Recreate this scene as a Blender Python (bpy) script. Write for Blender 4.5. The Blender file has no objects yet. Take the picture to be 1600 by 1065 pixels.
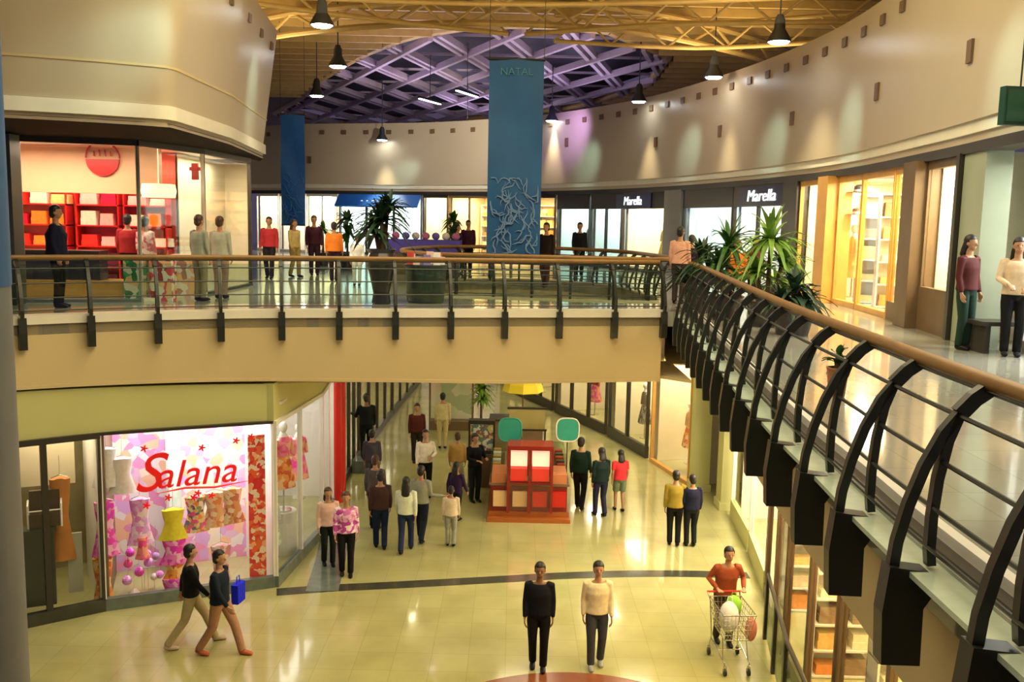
import bpy, bmesh, math, random
from mathutils import Vector, Matrix
random.seed(7)
PI = math.pi
C = bpy.context.scene.collection
sc = bpy.context.scene
R_ = math.radians

# ---------------------------------------------------------------- camera model
FPX = 1450.0; PITCH = R_(7.3); ROLL = R_(1.2); CZ = 7.02
UP = 5.3                       # upper floor level
def ray(x, y):
    u = (x-800)/FPX; v = (532.5-y)/FPX
    rx = u*math.cos(ROLL)-v*math.sin(ROLL); up = u*math.sin(ROLL)+v*math.cos(ROLL)
    return Vector((rx, math.cos(PITCH)+up*math.sin(PITCH), -math.sin(PITCH)+up*math.cos(PITCH)))
def G(x, y, z):                # where the sight line of a pixel meets height z
    d = ray(x, y); t = (z-CZ)/d.z
    return Vector((d.x*t, d.y*t, z))
def atY(x, y, Y):
    d = ray(x, y); t = Y/d.y
    return Vector((d.x*t, Y, CZ+d.z*t))
def on_plane(x, y, p0, n):
    d = ray(x, y); o = Vector((0, 0, CZ)); t = (p0-o).dot(n)/d.dot(n)
    return o+d*t

cam = bpy.data.cameras.new('camera'); co = bpy.data.objects.new('camera', cam); C.objects.link(co)
cam.sensor_width = 36; cam.lens = FPX/1600*36; cam.clip_end = 300
Fv = Vector((0, math.cos(PITCH), -math.sin(PITCH))); U0 = Vector((0, math.sin(PITCH), math.cos(PITCH))); R0 = Vector((1, 0, 0))
Rv = R0*math.cos(ROLL)+U0*math.sin(ROLL); Uv = -R0*math.sin(ROLL)+U0*math.cos(ROLL)
m = Matrix((Rv, Uv, -Fv)).transposed().to_4x4(); m.translation = (0, 0, CZ)
co.matrix_world = m
sc.camera = co

# ---------------------------------------------------------------- materials
MATS = {}
def mat(name, col, rough=.5, metal=0, emit=0, ecol=None, noise=.06, nscale=3, bump=0, bscale=40, coat=0, spec=.5):
    if name in MATS: return MATS[name]
    m = bpy.data.materials.new(name); m.use_nodes = True; nt = m.node_tree; b = nt.nodes['Principled BSDF']
    b.inputs['Roughness'].default_value = rough; b.inputs['Metallic'].default_value = metal
    b.inputs['Specular IOR Level'].default_value = spec
    b.inputs['Coat Weight'].default_value = coat
    if noise:
        tc = nt.nodes.new('ShaderNodeTexCoord'); n = nt.nodes.new('ShaderNodeTexNoise'); n.inputs['Scale'].default_value = nscale
        mx = nt.nodes.new('ShaderNodeMix'); mx.data_type = 'RGBA'
        mx.inputs['A'].default_value = (*[max(0, c*(1-noise*1.5)) for c in col], 1); mx.inputs['B'].default_value = (*[min(1, c*(1+noise*1.5)) for c in col], 1)
        nt.links.new(tc.outputs['Object'], n.inputs['Vector']); nt.links.new(n.outputs['Fac'], mx.inputs['Factor']); nt.links.new(mx.outputs['Result'], b.inputs['Base Color'])
    else: b.inputs['Base Color'].default_value = (*col, 1)
    if bump:
        tc = nt.nodes.new('ShaderNodeTexCoord'); n = nt.nodes.new('ShaderNodeTexNoise'); n.inputs['Scale'].default_value = bscale
        bp = nt.nodes.new('ShaderNodeBump'); bp.inputs['Strength'].default_value = bump
        nt.links.new(tc.outputs['Object'], n.inputs['Vector']); nt.links.new(n.outputs['Fac'], bp.inputs['Height']); nt.links.new(bp.outputs['Normal'], b.inputs['Normal'])
    if emit:
        b.inputs['Emission Color'].default_value = (*(ecol or col), 1); b.inputs['Emission Strength'].default_value = emit
    MATS[name] = m; return m
def pattern(name, cols, scale=8, rough=.7, stretch=(1, 1, 1), emit=0):
    """cells of several colours: printed cloth, packed goods"""
    if name in MATS: return MATS[name]
    m = bpy.data.materials.new(name); m.use_nodes = True; nt = m.node_tree; b = nt.nodes['Principled BSDF']
    tc = nt.nodes.new('ShaderNodeTexCoord'); mp = nt.nodes.new('ShaderNodeMapping'); mp.inputs['Scale'].default_value = stretch
    ns = nt.nodes.new('ShaderNodeTexNoise'); ns.inputs['Scale'].default_value = scale*.6
    ad = nt.nodes.new('ShaderNodeMix'); ad.data_type = 'RGBA'; ad.inputs['Factor'].default_value = .12
    v = nt.nodes.new('ShaderNodeTexVoronoi'); v.inputs['Scale'].default_value = scale
    sp = nt.nodes.new('ShaderNodeSeparateColor'); r = nt.nodes.new('ShaderNodeValToRGB'); r.color_ramp.interpolation = 'CONSTANT'
    el = r.color_ramp.elements
    while len(el) < len(cols): el.new(0)
    for i, c in enumerate(cols): el[i].position = i/len(cols); el[i].color = (*c, 1)
    L = nt.links.new
    L(tc.outputs['Object'], mp.inputs['Vector']); L(mp.outputs['Vector'], ns.inputs['Vector']); L(mp.outputs['Vector'], ad.inputs['A']); L(ns.outputs['Color'], ad.inputs['B'])
    L(ad.outputs['Result'], v.inputs['Vector']); L(v.outputs['Color'], sp.inputs['Color']); L(sp.outputs['Red'], r.inputs['Fac']); L(r.outputs['Color'], b.inputs['Base Color'])
    b.inputs['Roughness'].default_value = rough
    if emit: L(r.outputs['Color'], b.inputs['Emission Color']); b.inputs['Emission Strength'].default_value = emit
    MATS[name] = m; return m
def glass(name, tint=(1, 1, 1), refl=.08):
    m = bpy.data.materials.new(name); m.use_nodes = True; nt = m.node_tree; nt.nodes.remove(nt.nodes['Principled BSDF'])
    t = nt.nodes.new('ShaderNodeBsdfTransparent'); t.inputs['Color'].default_value = (*tint, 1)
    g = nt.nodes.new('ShaderNodeBsdfGlossy'); g.inputs['Roughness'].default_value = .03
    mx = nt.nodes.new('ShaderNodeMixShader'); lw = nt.nodes.new('ShaderNodeLayerWeight'); lw.inputs['Blend'].default_value = .25
    mr = nt.nodes.new('ShaderNodeMapRange'); mr.inputs['To Min'].default_value = refl*.4; mr.inputs['To Max'].default_value = min(1, refl*3.2)
    L = nt.links.new
    L(lw.outputs['Fresnel'], mr.inputs['Value']); L(mr.outputs['Result'], mx.inputs['Fac']); L(t.outputs['BSDF'], mx.inputs[1]); L(g.outputs['BSDF'], mx.inputs[2])
    L(mx.outputs['Shader'], nt.nodes['Material Output'].inputs['Surface'])
    return m
def tile(name, c1, c2, mortar, size, rough, coat=0, bumpy=0):
    m = bpy.data.materials.new(name); m.use_nodes = True; nt = m.node_tree; b = nt.nodes['Principled BSDF']
    tc = nt.nodes.new('ShaderNodeTexCoord'); br = nt.nodes.new('ShaderNodeTexBrick'); br.offset = 0
    br.inputs['Color1'].default_value = (*c1, 1); br.inputs['Color2'].default_value = (*c2, 1); br.inputs['Mortar'].default_value = (*mortar, 1)
    br.inputs['Scale'].default_value = 1; br.inputs['Brick Width'].default_value = size; br.inputs['Row Height'].default_value = size; br.inputs['Mortar Size'].default_value = .006
    n = nt.nodes.new('ShaderNodeTexNoise'); n.inputs['Scale'].default_value = 1.3; n.inputs['Detail'].default_value = 6
    mx = nt.nodes.new('ShaderNodeMix'); mx.data_type = 'RGBA'; mx.blend_type = 'OVERLAY'; mx.inputs['Factor'].default_value = .25
    L = nt.links.new
    L(tc.outputs['Object'], br.inputs['Vector']); L(tc.outputs['Object'], n.inputs['Vector']); L(br.outputs['Color'], mx.inputs['A']); L(n.outputs['Fac'], mx.inputs['B']); L(mx.outputs['Result'], b.inputs['Base Color'])
    mr = nt.nodes.new('ShaderNodeMapRange'); mr.inputs['To Min'].default_value = rough*.7; mr.inputs['To Max'].default_value = rough*1.4
    L(n.outputs['Fac'], mr.inputs['Value']); L(mr.outputs['Result'], b.inputs['Roughness'])
    b.inputs['Coat Weight'].default_value = coat; b.inputs['Coat Roughness'].default_value = .04
    b.inputs['IOR'].default_value = 1.55
    return m

M = {}
M['floor'] = tile('polished_cream_stone', (.39, .37, .15), (.42, .40, .175), (.34, .32, .12), .6, .13, .3)
M['floor_up'] = tile('polished_grey_stone', (.34, .34, .29), (.37, .37, .31), (.28, .28, .24), .6, .12, .3)
M['dark_stone'] = mat('dark_green_stone', (.05, .05, .035), .18, noise=.2, nscale=5)
M['grey_stone'] = mat('grey_green_stone', (.13, .16, .14), .15, noise=.25, nscale=6)
M['red_stone'] = mat('red_brown_stone', (.22, .07, .03), .2, noise=.2, nscale=3)
M['plaster'] = mat('cream_plaster', (.60, .48, .25), .55, noise=.05, nscale=.6)
M['plaster_w'] = mat('pale_plaster', (.50, .42, .29), .33, noise=.05, nscale=.5)
M['plaster_g'] = mat('green_cream_plaster', (.54, .54, .22), .55, noise=.1, nscale=.7)
M['lip'] = mat('pale_lip_paint', (.78, .74, .60), .4)
M['dark'] = mat('dark_bronze_frame', (.035, .03, .022), .35, noise=.1)
M['steel'] = mat('dark_painted_steel', (.030, .034, .026), .35, .3, noise=.15)
M['wood'] = mat('oak_handrail', (.24, .125, .03), .35, noise=.2, nscale=6)
M['wood2'] = mat('golden_timber', (.62, .33, .08), .4, noise=.15, nscale=3)
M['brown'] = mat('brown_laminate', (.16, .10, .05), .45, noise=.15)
M['white'] = mat('white_paint', (.82, .80, .74), .45)
M['warmwhite'] = mat('warm_white_wall', (.88, .78, .55), .6)
M['cool'] = mat('cool_white_wall', (.80, .88, .84), .6)
M['ledge'] = mat('pale_green_glass_ledge', (.52, .62, .50), .15, noise=.1, nscale=10)
M['glass'] = glass('clear_glass'); M['glass_g'] = glass('green_tinted_glass', (.80, .90, .84), .14)
M['bluecol'] = mat('blue_painted_column', (.012, .09, .26), .45, noise=.1)
M['greycol'] = mat('grey_column_cladding', (.16, .17, .17), .5, noise=.1)
M['ochre'] = mat('ochre_painted_tube', (.58, .40, .14), .45, noise=.15)
M['deck'] = mat('ochre_roof_deck', (.22, .14, .05), .6, noise=.25, nscale=1.5)
M['lav'] = mat('lavender_grey_beam', (.50, .40, .46), .5, noise=.1)
M['sky'] = mat('dark_skylight_glass', (.035, .03, .045), .6, noise=.4, nscale=2)
M['lamp'] = mat('lamp_lens', (1, 1, 1), .3, emit=22, ecol=(.95, 1, 1), noise=0)
M['strip'] = mat('strip_lamp_lens', (1, 1, 1), .3, emit=8, ecol=(.95, .92, 1), noise=0)
M['lampbody'] = mat('lamp_housing', (.06, .07, .08), .4, .6)
M['navy'] = mat('navy_sign_panel', (.008, .012, .06), .3)
M['letter'] = mat('lit_sign_letters', (.9, .95, 1), .4, emit=.8, noise=0)
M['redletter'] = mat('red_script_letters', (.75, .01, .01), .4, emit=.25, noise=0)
M['foliage'] = mat('green_leaf', (.035, .12, .02), .45, noise=.5, nscale=4)
M['foliage_d'] = mat('dark_green_leaf', (.012, .045, .018), .5, noise=.4, nscale=4)
M['foliage_l'] = mat('light_green_leaf', (.16, .30, .04), .45, noise=.4, nscale=4)
M['bark'] = mat('brown_trunk', (.12, .07, .035), .8, noise=.3, nscale=12)
M['pot'] = mat('dark_glazed_pot', (.035, .028, .03), .2, noise=.2)
M['potb'] = mat('terracotta_pot', (.38, .16, .05), .5, noise=.15)
M['soil'] = mat('dark_soil', (.03, .02, .012), .95)
M['red'] = mat('red_lacquer', (.55, .015, .01), .3)
M['skin'] = mat('tan_skin', (.42, .22, .12), .5, noise=.05)
M['skin_d'] = mat('brown_skin', (.24, .12, .065), .5, noise=.05)
M['hair'] = mat('black_hair', (.012, .009, .008), .5, noise=.2, nscale=40)
M['hair_b'] = mat('brown_hair', (.07, .03, .012), .5, noise=.2, nscale=40)
M['eye'] = mat('dark_eye', (.02, .012, .01), .2, noise=0)
M['lips'] = mat('lip_tone', (.28, .08, .06), .5, noise=0)
M['chrome'] = mat('chrome_wire', (.62, .60, .52), .25, .9, noise=0)
M['rubber'] = mat('black_rubber', (.012, .012, .012), .6)
M['teal'] = mat('teal_panel', (.03, .30, .22), .35, noise=.1)
M['yellow'] = mat('yellow_canvas', (.85, .68, .03), .6)
M['board'] = mat('olive_gold_board', (.36, .30, .10), .5)
def paint(rgb, rough=.7):
    if max(rgb) < .2: rgb = tuple(c*.55 for c in rgb)      # dark dyes are near black
    return mat('cloth_%03d_%03d_%03d' % tuple(int(c*999) for c in rgb), rgb, rough, noise=.15, nscale=14, spec=.15)

# ---------------------------------------------------------------- mesh builder
class MB:
    def __init__(s): s.v = []; s.f = []
    def add(s, vs, fs):
        o = len(s.v); s.v += [tuple(p) for p in vs]; s.f += [tuple(i+o for i in f) for f in fs]; return s
    def box(s, x0, x1, y0, y1, z0, z1, rot=0, at=(0, 0, 0)):
        vs = [Vector((x, y, z)) for z in (z0, z1) for x, y in ((x0, y0), (x1, y0), (x1, y1), (x0, y1))]
        c, q = math.cos(rot), math.sin(rot); a = Vector(at)
        vs = [Vector((p.x*c-p.y*q, p.x*q+p.y*c, p.z))+a for p in vs]
        return s.add(vs, [(0, 3, 2, 1), (4, 5, 6, 7), (0, 1, 5, 4), (1, 2, 6, 5), (2, 3, 7, 6), (3, 0, 4, 7)])
    def tube(s, pts, rad, seg=8, caps=True, flat=None):
        """tapered tube through pts; rad a number, list, or list of (a,b)"""
        pts = [Vector(p) for p in pts]; n = len(pts)
        if not isinstance(rad, (list, tuple)): rad = [rad]*n
        rad = [r if isinstance(r, (list, tuple)) else (r, r) for r in rad]
        vs = []; fs = []; prev = None
        for i, p in enumerate(pts):
            t = (pts[min(i+1, n-1)]-pts[max(i-1, 0)])
            if t.length < 1e-9: t = Vector((0, 0, 1))
            t.normalize()
            if prev is None:
                h = Vector(flat) if flat else (Vector((1, 0, 0)) if abs(t.x) < .8 else Vector((0, 1, 0)))
                a = (h-t*h.dot(t)).normalized()
            else: a = (prev-t*prev.dot(t)).normalized()
            prev = a; b = t.cross(a)
            for k in range(seg):
                th = 2*PI*k/seg; vs.append(p+a*math.cos(th)*rad[i][0]+b*math.sin(th)*rad[i][1])
        for i in range(n-1):
            for k in range(seg):
                k2 = (k+1) % seg; fs.append((i*seg+k, i*seg+k2, (i+1)*seg+k2, (i+1)*seg+k))
        if caps: fs.append(tuple(range(seg-1, -1, -1))); fs.append(tuple((n-1)*seg+k for k in range(seg)))
        return s.add(vs, fs)
    def ball(s, c, r, seg=12, rings=8):
        c = Vector(c); r = r if isinstance(r, (list, tuple)) else (r, r, r)
        vs = [c+Vector((0, 0, r[2]))]; fs = []
        for i in range(1, rings):
            ph = PI*i/rings
            for k in range(seg):
                th = 2*PI*k/seg; vs.append(c+Vector((r[0]*math.sin(ph)*math.cos(th), r[1]*math.sin(ph)*math.sin(th), r[2]*math.cos(ph))))
        vs.append(c-Vector((0, 0, r[2]))); L = len(vs)-1
        for k in range(seg):
            fs.append((0, 1+k, 1+(k+1) % seg)); fs.append((L, L-seg+(k+1) % seg, L-seg+k))
        for i in range(rings-2):
            for k in range(seg):
                a = 1+i*seg+k; b = 1+i*seg+(k+1) % seg; fs.append((a, a+seg, b+seg, b))
        return s.add(vs, fs)
    def lathe(s, prof, at=(0, 0, 0), seg=24):
        a = Vector(at); vs = []; fs = []; n = len(prof)
        for r, z in prof:
            for k in range(seg):
                th = 2*PI*k/seg; vs.append(a+Vector((r*math.cos(th), r*math.sin(th), z)))
        for i in range(n-1):
            for k in range(seg):
                k2 = (k+1) % seg; fs.append((i*seg+k, i*seg+k2, (i+1)*seg+k2, (i+1)*seg+k))
        fs.append(tuple(range(seg-1, -1, -1))); fs.append(tuple((n-1)*seg+k for k in range(seg)))
        return s.add(vs, fs)
    def prism(s, poly, thick, origin, ax, az, ay):
        """poly (a,b) in the plane ax,az, thickened along ay"""
        o = Vector(origin); n = len(poly)
        vs = [o+ax*a+az*b-ay*(thick/2) for a, b in poly]+[o+ax*a+az*b+ay*(thick/2) for a, b in poly]
        fs = [tuple(range(n-1, -1, -1)), tuple(range(n, 2*n))]+[(i, (i+1) % n, n+(i+1) % n, n+i) for i in range(n)]
        return s.add(vs, fs)
    def wall(s, path, z0, z1, t=.12):
        """solid wall of thickness t standing along path (thickness to the left of travel)"""
        q = offset(path, t); n = len(path)
        z0 = z0 if isinstance(z0, (list, tuple)) else [z0]*n; z1 = z1 if isinstance(z1, (list, tuple)) else [z1]*n
        vs = []
        for i in range(n):
            a, b = path[i], q[i]; vs += [(a[0], a[1], z0[i]), (a[0], a[1], z1[i]), (b[0], b[1], z1[i]), (b[0], b[1], z0[i])]
        fs = []
        for i in range(n-1):
            for k in range(4):
                k2 = (k+1) % 4; fs.append((i*4+k, (i+1)*4+k, (i+1)*4+k2, i*4+k2))
        fs += [(0, 1, 2, 3), (4*n-1, 4*n-2, 4*n-3, 4*n-4)]
        return s.add(vs, fs)
    def build(s, name, m, parent=None, smooth=False, **kw):
        me = bpy.data.meshes.new(name); me.from_pydata(s.v, [], s.f)
        bm = bmesh.new(); bm.from_mesh(me); bmesh.ops.recalc_face_normals(bm, faces=bm.faces); bm.to_mesh(me); bm.free()
        if smooth:
            me.polygons.foreach_set('use_smooth', [True]*len(me.polygons))
            try: me.set_sharp_from_angle(angle=R_(40))
            except Exception: pass
        me.materials.append(m)
        o = bpy.data.objects.new(name, me); C.objects.link(o)
        if parent: o.parent = parent
        for k, v in kw.items(): o[k] = v
        return o
def offset(path, d):
    out = []; n = len(path); P = [Vector((p[0], p[1])) for p in path]
    for i in range(n):
        t = (P[min(i+1, n-1)]-P[max(i-1, 0)]).normalized(); nn = Vector((-t.y, t.x)); out.append((P[i].x+nn.x*d, P[i].y+nn.y*d))
    return out
def resample(path, step=None, count=None, smooth=True):
    P = [Vector((p[0], p[1])) for p in path]
    if smooth and len(P) > 2:
        Q = []
        for i in range(len(P)-1):
            p0 = P[max(i-1, 0)]; p1 = P[i]; p2 = P[i+1]; p3 = P[min(i+2, len(P)-1)]
            for k in range(8):
                t = k/8; Q.append(.5*((2*p1)+(p2-p0)*t+(2*p0-5*p1+4*p2-p3)*t*t+(3*p1-p0-3*p2+p3)*t**3))
        Q.append(P[-1]); P = Q
    L = [0]
    for i in range(1, len(P)): L.append(L[-1]+(P[i]-P[i-1]).length)
    n = count or max(2, int(round(L[-1]/step))+1); out = []; j = 0
    for k in range(n):
        s = L[-1]*k/(n-1)
        while j < len(L)-2 and L[j+1] < s: j += 1
        t = (s-L[j])/max(1e-9, L[j+1]-L[j]); q = P[j].lerp(P[j+1], t); out.append((q.x, q.y))
    return out
def thing(name, label, cat, loc=(0, 0, 0), rz=0, group=None):
    o = bpy.data.objects.new(name, None); C.objects.link(o); o.location = loc; o.rotation_euler = (0, 0, rz)
    o.empty_display_size = .1; return tag(o, label, cat, group)
def tag(o, label, cat, group=None):
    o['label'] = label; o['category'] = cat
    if group: o['group'] = group
    return o
def struct(o): o['kind'] = 'structure'; return o
def area(loc, rot, sx, sy, power, col=(1, .85, .6)):
    l = bpy.data.lights.new('area_light', 'AREA'); l.shape = 'RECTANGLE'; l.size = sx; l.size_y = sy; l.energy = power; l.color = col
    o = bpy.data.objects.new('area_light', l); o.location = loc; o.rotation_euler = rot; C.objects.link(o); return o
def spot(loc, target, power, col=(1, .9, .7), size=70, blend=.8, rad=.08):
    l = bpy.data.lights.new('spot_light', 'SPOT'); l.energy = power; l.color = col; l.spot_size = R_(size); l.spot_blend = blend; l.shadow_soft_size = rad
    o = bpy.data.objects.new('spot_light', l); o.location = loc; d = Vector(target)-Vector(loc); o.rotation_euler = d.to_track_quat('-Z', 'Y').to_euler(); C.objects.link(o); return o
def text_mesh(body, size, depth, shear=0):
    cu = bpy.data.curves.new('text', 'FONT'); cu.body = body; cu.size = size; cu.extrude = depth; cu.align_x = 'CENTER'; cu.shear = shear; cu.resolution_u = 4
    o = bpy.data.objects.new('text', cu); C.objects.link(o); bpy.context.view_layer.update()
    dg = bpy.context.evaluated_depsgraph_get(); me = bpy.data.meshes.new_from_object(o.evaluated_get(dg)); bpy.data.objects.remove(o)
    return me
def put_text(body, size, depth, m, loc, rz, parent=None, name='lettering', shear=0, skew=0):
    me = text_mesh(body, size, depth, shear); me.materials.clear(); me.materials.append(m)
    o = bpy.data.objects.new(name, me); C.objects.link(o); o.parent = parent; o.location = loc; o.rotation_euler = (PI/2, skew, rz); return o

# ---------------------------------------------------------------- plan curves
EDGE_B = [(-9.6, 13.7), (-7.98, 15.02), (-7.13, 15.62), (-6.2, 16.15), (-5.24, 16.59), (-4.23, 16.93), (-3.22, 17.17), (-2.2, 17.40), (-1.17, 17.62), (-.14, 17.84), (.93, 18.06), (2.04, 18.3), (3.05, 18.52)]
TIP_R = [(3.12, 18.3), (2.98, 16.6), (2.70, 13.8), (2.32, 9.96), (2.14, 7.86), (2.06, 6.35), (2.0, 5.45), (1.97, 4.6), (1.95, 3.6), (1.93, 2.4), (1.9, 1.0)]
eb = resample(EDGE_B, count=60); tr = resample(TIP_R, count=60)
WR = [(-.75, 40.5), (-.23, 38.8), (1.51, 34.6), (2.95, 31.4), (4.16, 27.5), (5.15, 23.6), (5.45, 22.2), (5.35, 20.2), (5.14, 18.1), (4.82, 16), (4.5, 13.7), (4.35, 11), (4.3, 8), (4.3, 4)]
UPX = [(330, 296), (400, 297), (480, 297), (650, 299), (770, 299), (860, 298), (1000, 293), (1150, 282), (1300, 265), (1450, 235), (1600, 200)]
ZF = 8.36
FC = []
for x, y in UPX:
    p = G(x, y, ZF); FC.append((p.x, p.y))
FC += [(6.55, 10.5), (6.45, 7.5), (6.4, 4)]

# ---------------------------------------------------------------- floors
def poly_slab(name, outer, holes, z1, t, m):
    bm = bmesh.new()
    for loop in [outer]+holes:
        vs = [bm.verts.new((p[0], p[1], z1)) for p in loop]
        for i in range(len(vs)): bm.edges.new((vs[i], vs[(i+1) % len(vs)]))
    bmesh.ops.triangle_fill(bm, edges=bm.edges[:], use_beauty=True)
    for f in bm.faces:
        if f.normal.z < 0: f.normal_flip()
    r = bmesh.ops.extrude_face_region(bm, geom=bm.faces[:])
    # the extruded copy becomes the underside
    vs = [g for g in r['geom'] if isinstance(g, bmesh.types.BMVert)]
    for v in vs: v.co.z -= t
    bmesh.ops.recalc_face_normals(bm, faces=bm.faces)
    me = bpy.data.meshes.new(name); bm.to_mesh(me); bm.free(); me.materials.append(m)
    o = bpy.data.objects.new(name, me); C.objects.link(o); return struct(o)
struct(MB().box(-22, 16, -4, 62, -.3, 0).build('floor', M['floor']))
er = offset(tr, .30)      # right floor edge, behind the bracket tips
ebb = offset(eb, .12)
er[0] = (3.42, er[0][1]+.3)
HOLE = resample([(-1.7, 21.3), (.8, 21.0), (3.0, 20.9), (3.35, 21.6), (3.1, 24), (2.7, 26), (1.5, 27.5), (0, 28), (-1.5, 27.4), (-2.3, 25.6), (-2.45, 23), (-1.7, 21.3)], count=48)[:-1][::-1]
outer = [(-21, 11.0), (-10.4, 13.1)]+ebb+er+[(2.2, -1.5), (12, -1.5), (14, 30), (14, 60), (-21, 60)]
poly_slab('floor', outer, [HOLE], UP, .3, M['floor_up'])

# inlays of the lower floor
def strip(path, w, z, m, name='trim_1', t=.006):
    q = offset(path, w); n = len(path)
    vs = [(p[0], p[1], z) for p in path]+[(p[0], p[1], z) for p in q]+[(p[0], p[1], z-t) for p in path]+[(p[0], p[1], z-t) for p in q]
    fs = []
    for i in range(n-1): fs += [(i, i+1, n+i+1, n+i), (2*n+i, 3*n+i, 3*n+i+1, 2*n+i+1), (i, 2*n+i, 2*n+i+1, i+1), (n+i, n+i+1, 3*n+i+1, 3*n+i)]
    fs += [(0, n, 3*n, 2*n), (n-1, 3*n-1, 4*n-1, 2*n-1)]
    return struct(MB().add(vs, fs).build(name, m))
strip(resample([(-4.3, 16.60), (-3.3, 16.85), (-2.35, 17.02), (-.16, 17.45), (1.39, 17.76), (3.2, 17.95), (4.9, 17.95)], count=30), .34, .006, M['dark_stone'])
strip([(-3.2, 16.88), (-3.35, 18.5), (-3.55, 20.0), (-3.85, 22.0)], .62, .0075, M['grey_stone'], 'trim_2')
ringp = []
struct(MB().lathe([(0, -.01), (2.55, -.01), (2.55, .005), (0, .005)], (1.0, 11.30, 0), 72).build('trim_3', M['red_stone']))

# ---------------------------------------------------------------- edges of the upper floor
ezl = [4.16-.26*min(1, max(0, (p[0]+9)/9)) for p in ebb]
fb = MB().wall(ebb, ezl, UP-.02, .25); fb.build('wall_bridge', M['plaster']); struct(bpy.data.objects['wall_bridge'])
struct(MB().wall(offset(eb, .07), UP-.12, UP+.03, .30).build('trim_4', M['lip']))
struct(MB().wall(offset(eb, .10), [z-.03 for z in ezl], [z+.03 for z in ezl], .2).build('trim_5', M['plaster']))
struct(MB().wall(offset(tr, .34), 4.40, UP-.31, .2).build('wall_right', M['plaster']))
struct(MB().wall(offset(tr, .34), UP-.29, UP+.02, .08).build('trim_6', M['dark']))
struct(MB().wall(offset(tr, .44), UP+.0, UP+.07, .07).build('trim_7', M['white']))
hw = HOLE+[HOLE[0]]
struct(MB().wall(hw, 3.95, UP+.03, .2).build('wall_void', M['plaster_w']))
# soffit over the lower mall (its underside is lit by the lamps set in it)
sof = [(-20, 12.2), (-10.2, 13.6)]+[p for p in offset(eb, .4)]+[(3.6, 18.3), (3.6, 20.5), (12, 20.5), (12, 45), (-20, 45)]
poly_slab('ceiling', sof, [offset(HOLE+[HOLE[0]], .25)[:-1]], 3.96, .06, M['plaster'])

# ---------------------------------------------------------------- railings
LEDGE_W = .34
def railing(label, tips, inset, posts, cat='railing', brackets=True, glass_panels=False, group=None):
    """tips: curve of the bracket tips, the drop lies to the right of travel; rail stands inset to the left"""
    root = thing('railing', label, cat, (0, 0, 0), 0, group)
    rail = offset(tips, inset); z = UP
    n = len(rail)
    MB().tube([(p[0], p[1], z+.97) for p in rail], [(.045, .032)]*n, 10, flat=(0, 0, 1)).build('handrail', M['wood'], root, True)
    MB().tube([(p[0], p[1], z+.925) for p in rail], .018, 6).build('rail_plate', M['steel'], root, True)
    for o_, zz in ((.13, .79), (.20, .55), (.23, .31), (.24, .10)):
        q = offset(tips, inset-o_); MB().tube([(p[0], p[1], z+zz) for p in q], .0125, 6).build('rail_bar', M['steel'], root, True)
    TP = [Vector(p) for p in posts]
    if glass_panels:
        q = offset(tips, inset-.04)
        MB().wall(q, z+.12, z+.86, .012).build('glass_panel', M['glass_g'], root)
    for i, p in enumerate(TP):
        # nearest tangent
        k = min(range(len(tips)), key=lambda j: (Vector(tips[j])-p).length)
        t = (Vector(tips[min(k+1, n-1)])-Vector(tips[max(k-1, 0)])).normalized(); out = Vector((t.y, -t.x))
        base = p-out*inset
        O = Vector((base.x, base.y, z)); ax = Vector((out.x, out.y, 0)); ay = Vector((t.x, t.y, 0)); az = Vector((0, 0, 1))
        L = inset
        def blade(c, w):
            L_ = []; R2 = []
            for j, (a, b) in enumerate(c):
                a0, b0 = c[max(j-1, 0)]; a1, b1 = c[min(j+1, len(c)-1)]; dx, dz = a1-a0, b1-b0; l = math.hypot(dx, dz); nx, nz = dz/l, -dx/l
                L_.append((a+nx*w/2, b+nz*w/2)); R2.append((a-nx*w/2, b-nz*w/2))
            return L_+R2[::-1]
        b = MB()
        b.prism(blade([(-.02, .94), (.06, .88), (.13, .80)], .075), .06, O, ax, az, ay)
        outer_c = [(.11, .82), (.20, .70), (.285, .52), (.35, .32), (.395, .12), (L-.03, -.04)]
        inner_c = [(.12, .82), (.175, .66), (.21, .46), (.225, .26), (.225, .08), (.215, 0)]
        b.prism(blade(outer_c, .052), .055, O, ax, az, ay); b.prism(blade(inner_c, .046), .055, O, ax, az, ay)
        pst = b.build('post', M['steel'], root)
        if brackets:
            MB().prism([(L, .0), (L+.025, -.25), (L+.01, -.53), (L-.19, -.53), (L-.185, -.22), (.14, -.03)], .12, O, ax, az, ay).build('bracket', M['steel'], pst)
    return root
posts_b = [EDGE_B[i] for i in range(1, 13)]
q = resample(TIP_R, step=.90)
railing('long dark steel railing with oak handrail across the bridge', eb, .38, posts_b, glass_panels=True)
railing('dark steel railing with split curved fins on the right walkway', [(3.08, 18.5)]+tr, .44, q[1:])
rl = railing('low railing around the second opening behind the bridge', [tuple(p) for p in (HOLE+[HOLE[0]])], .34, resample(HOLE+[HOLE[0]], count=26, smooth=False)[:-1], brackets=False)
# pale ledge outside the right walkway
lt = offset(tr, .10)
struct(MB().wall(lt, UP-.05, UP-.02, .33).build('trim_8', M['ledge']))

# ---------------------------------------------------------------- right / far bulkhead, shops and roof
fcs = resample(FC, count=110)
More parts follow.
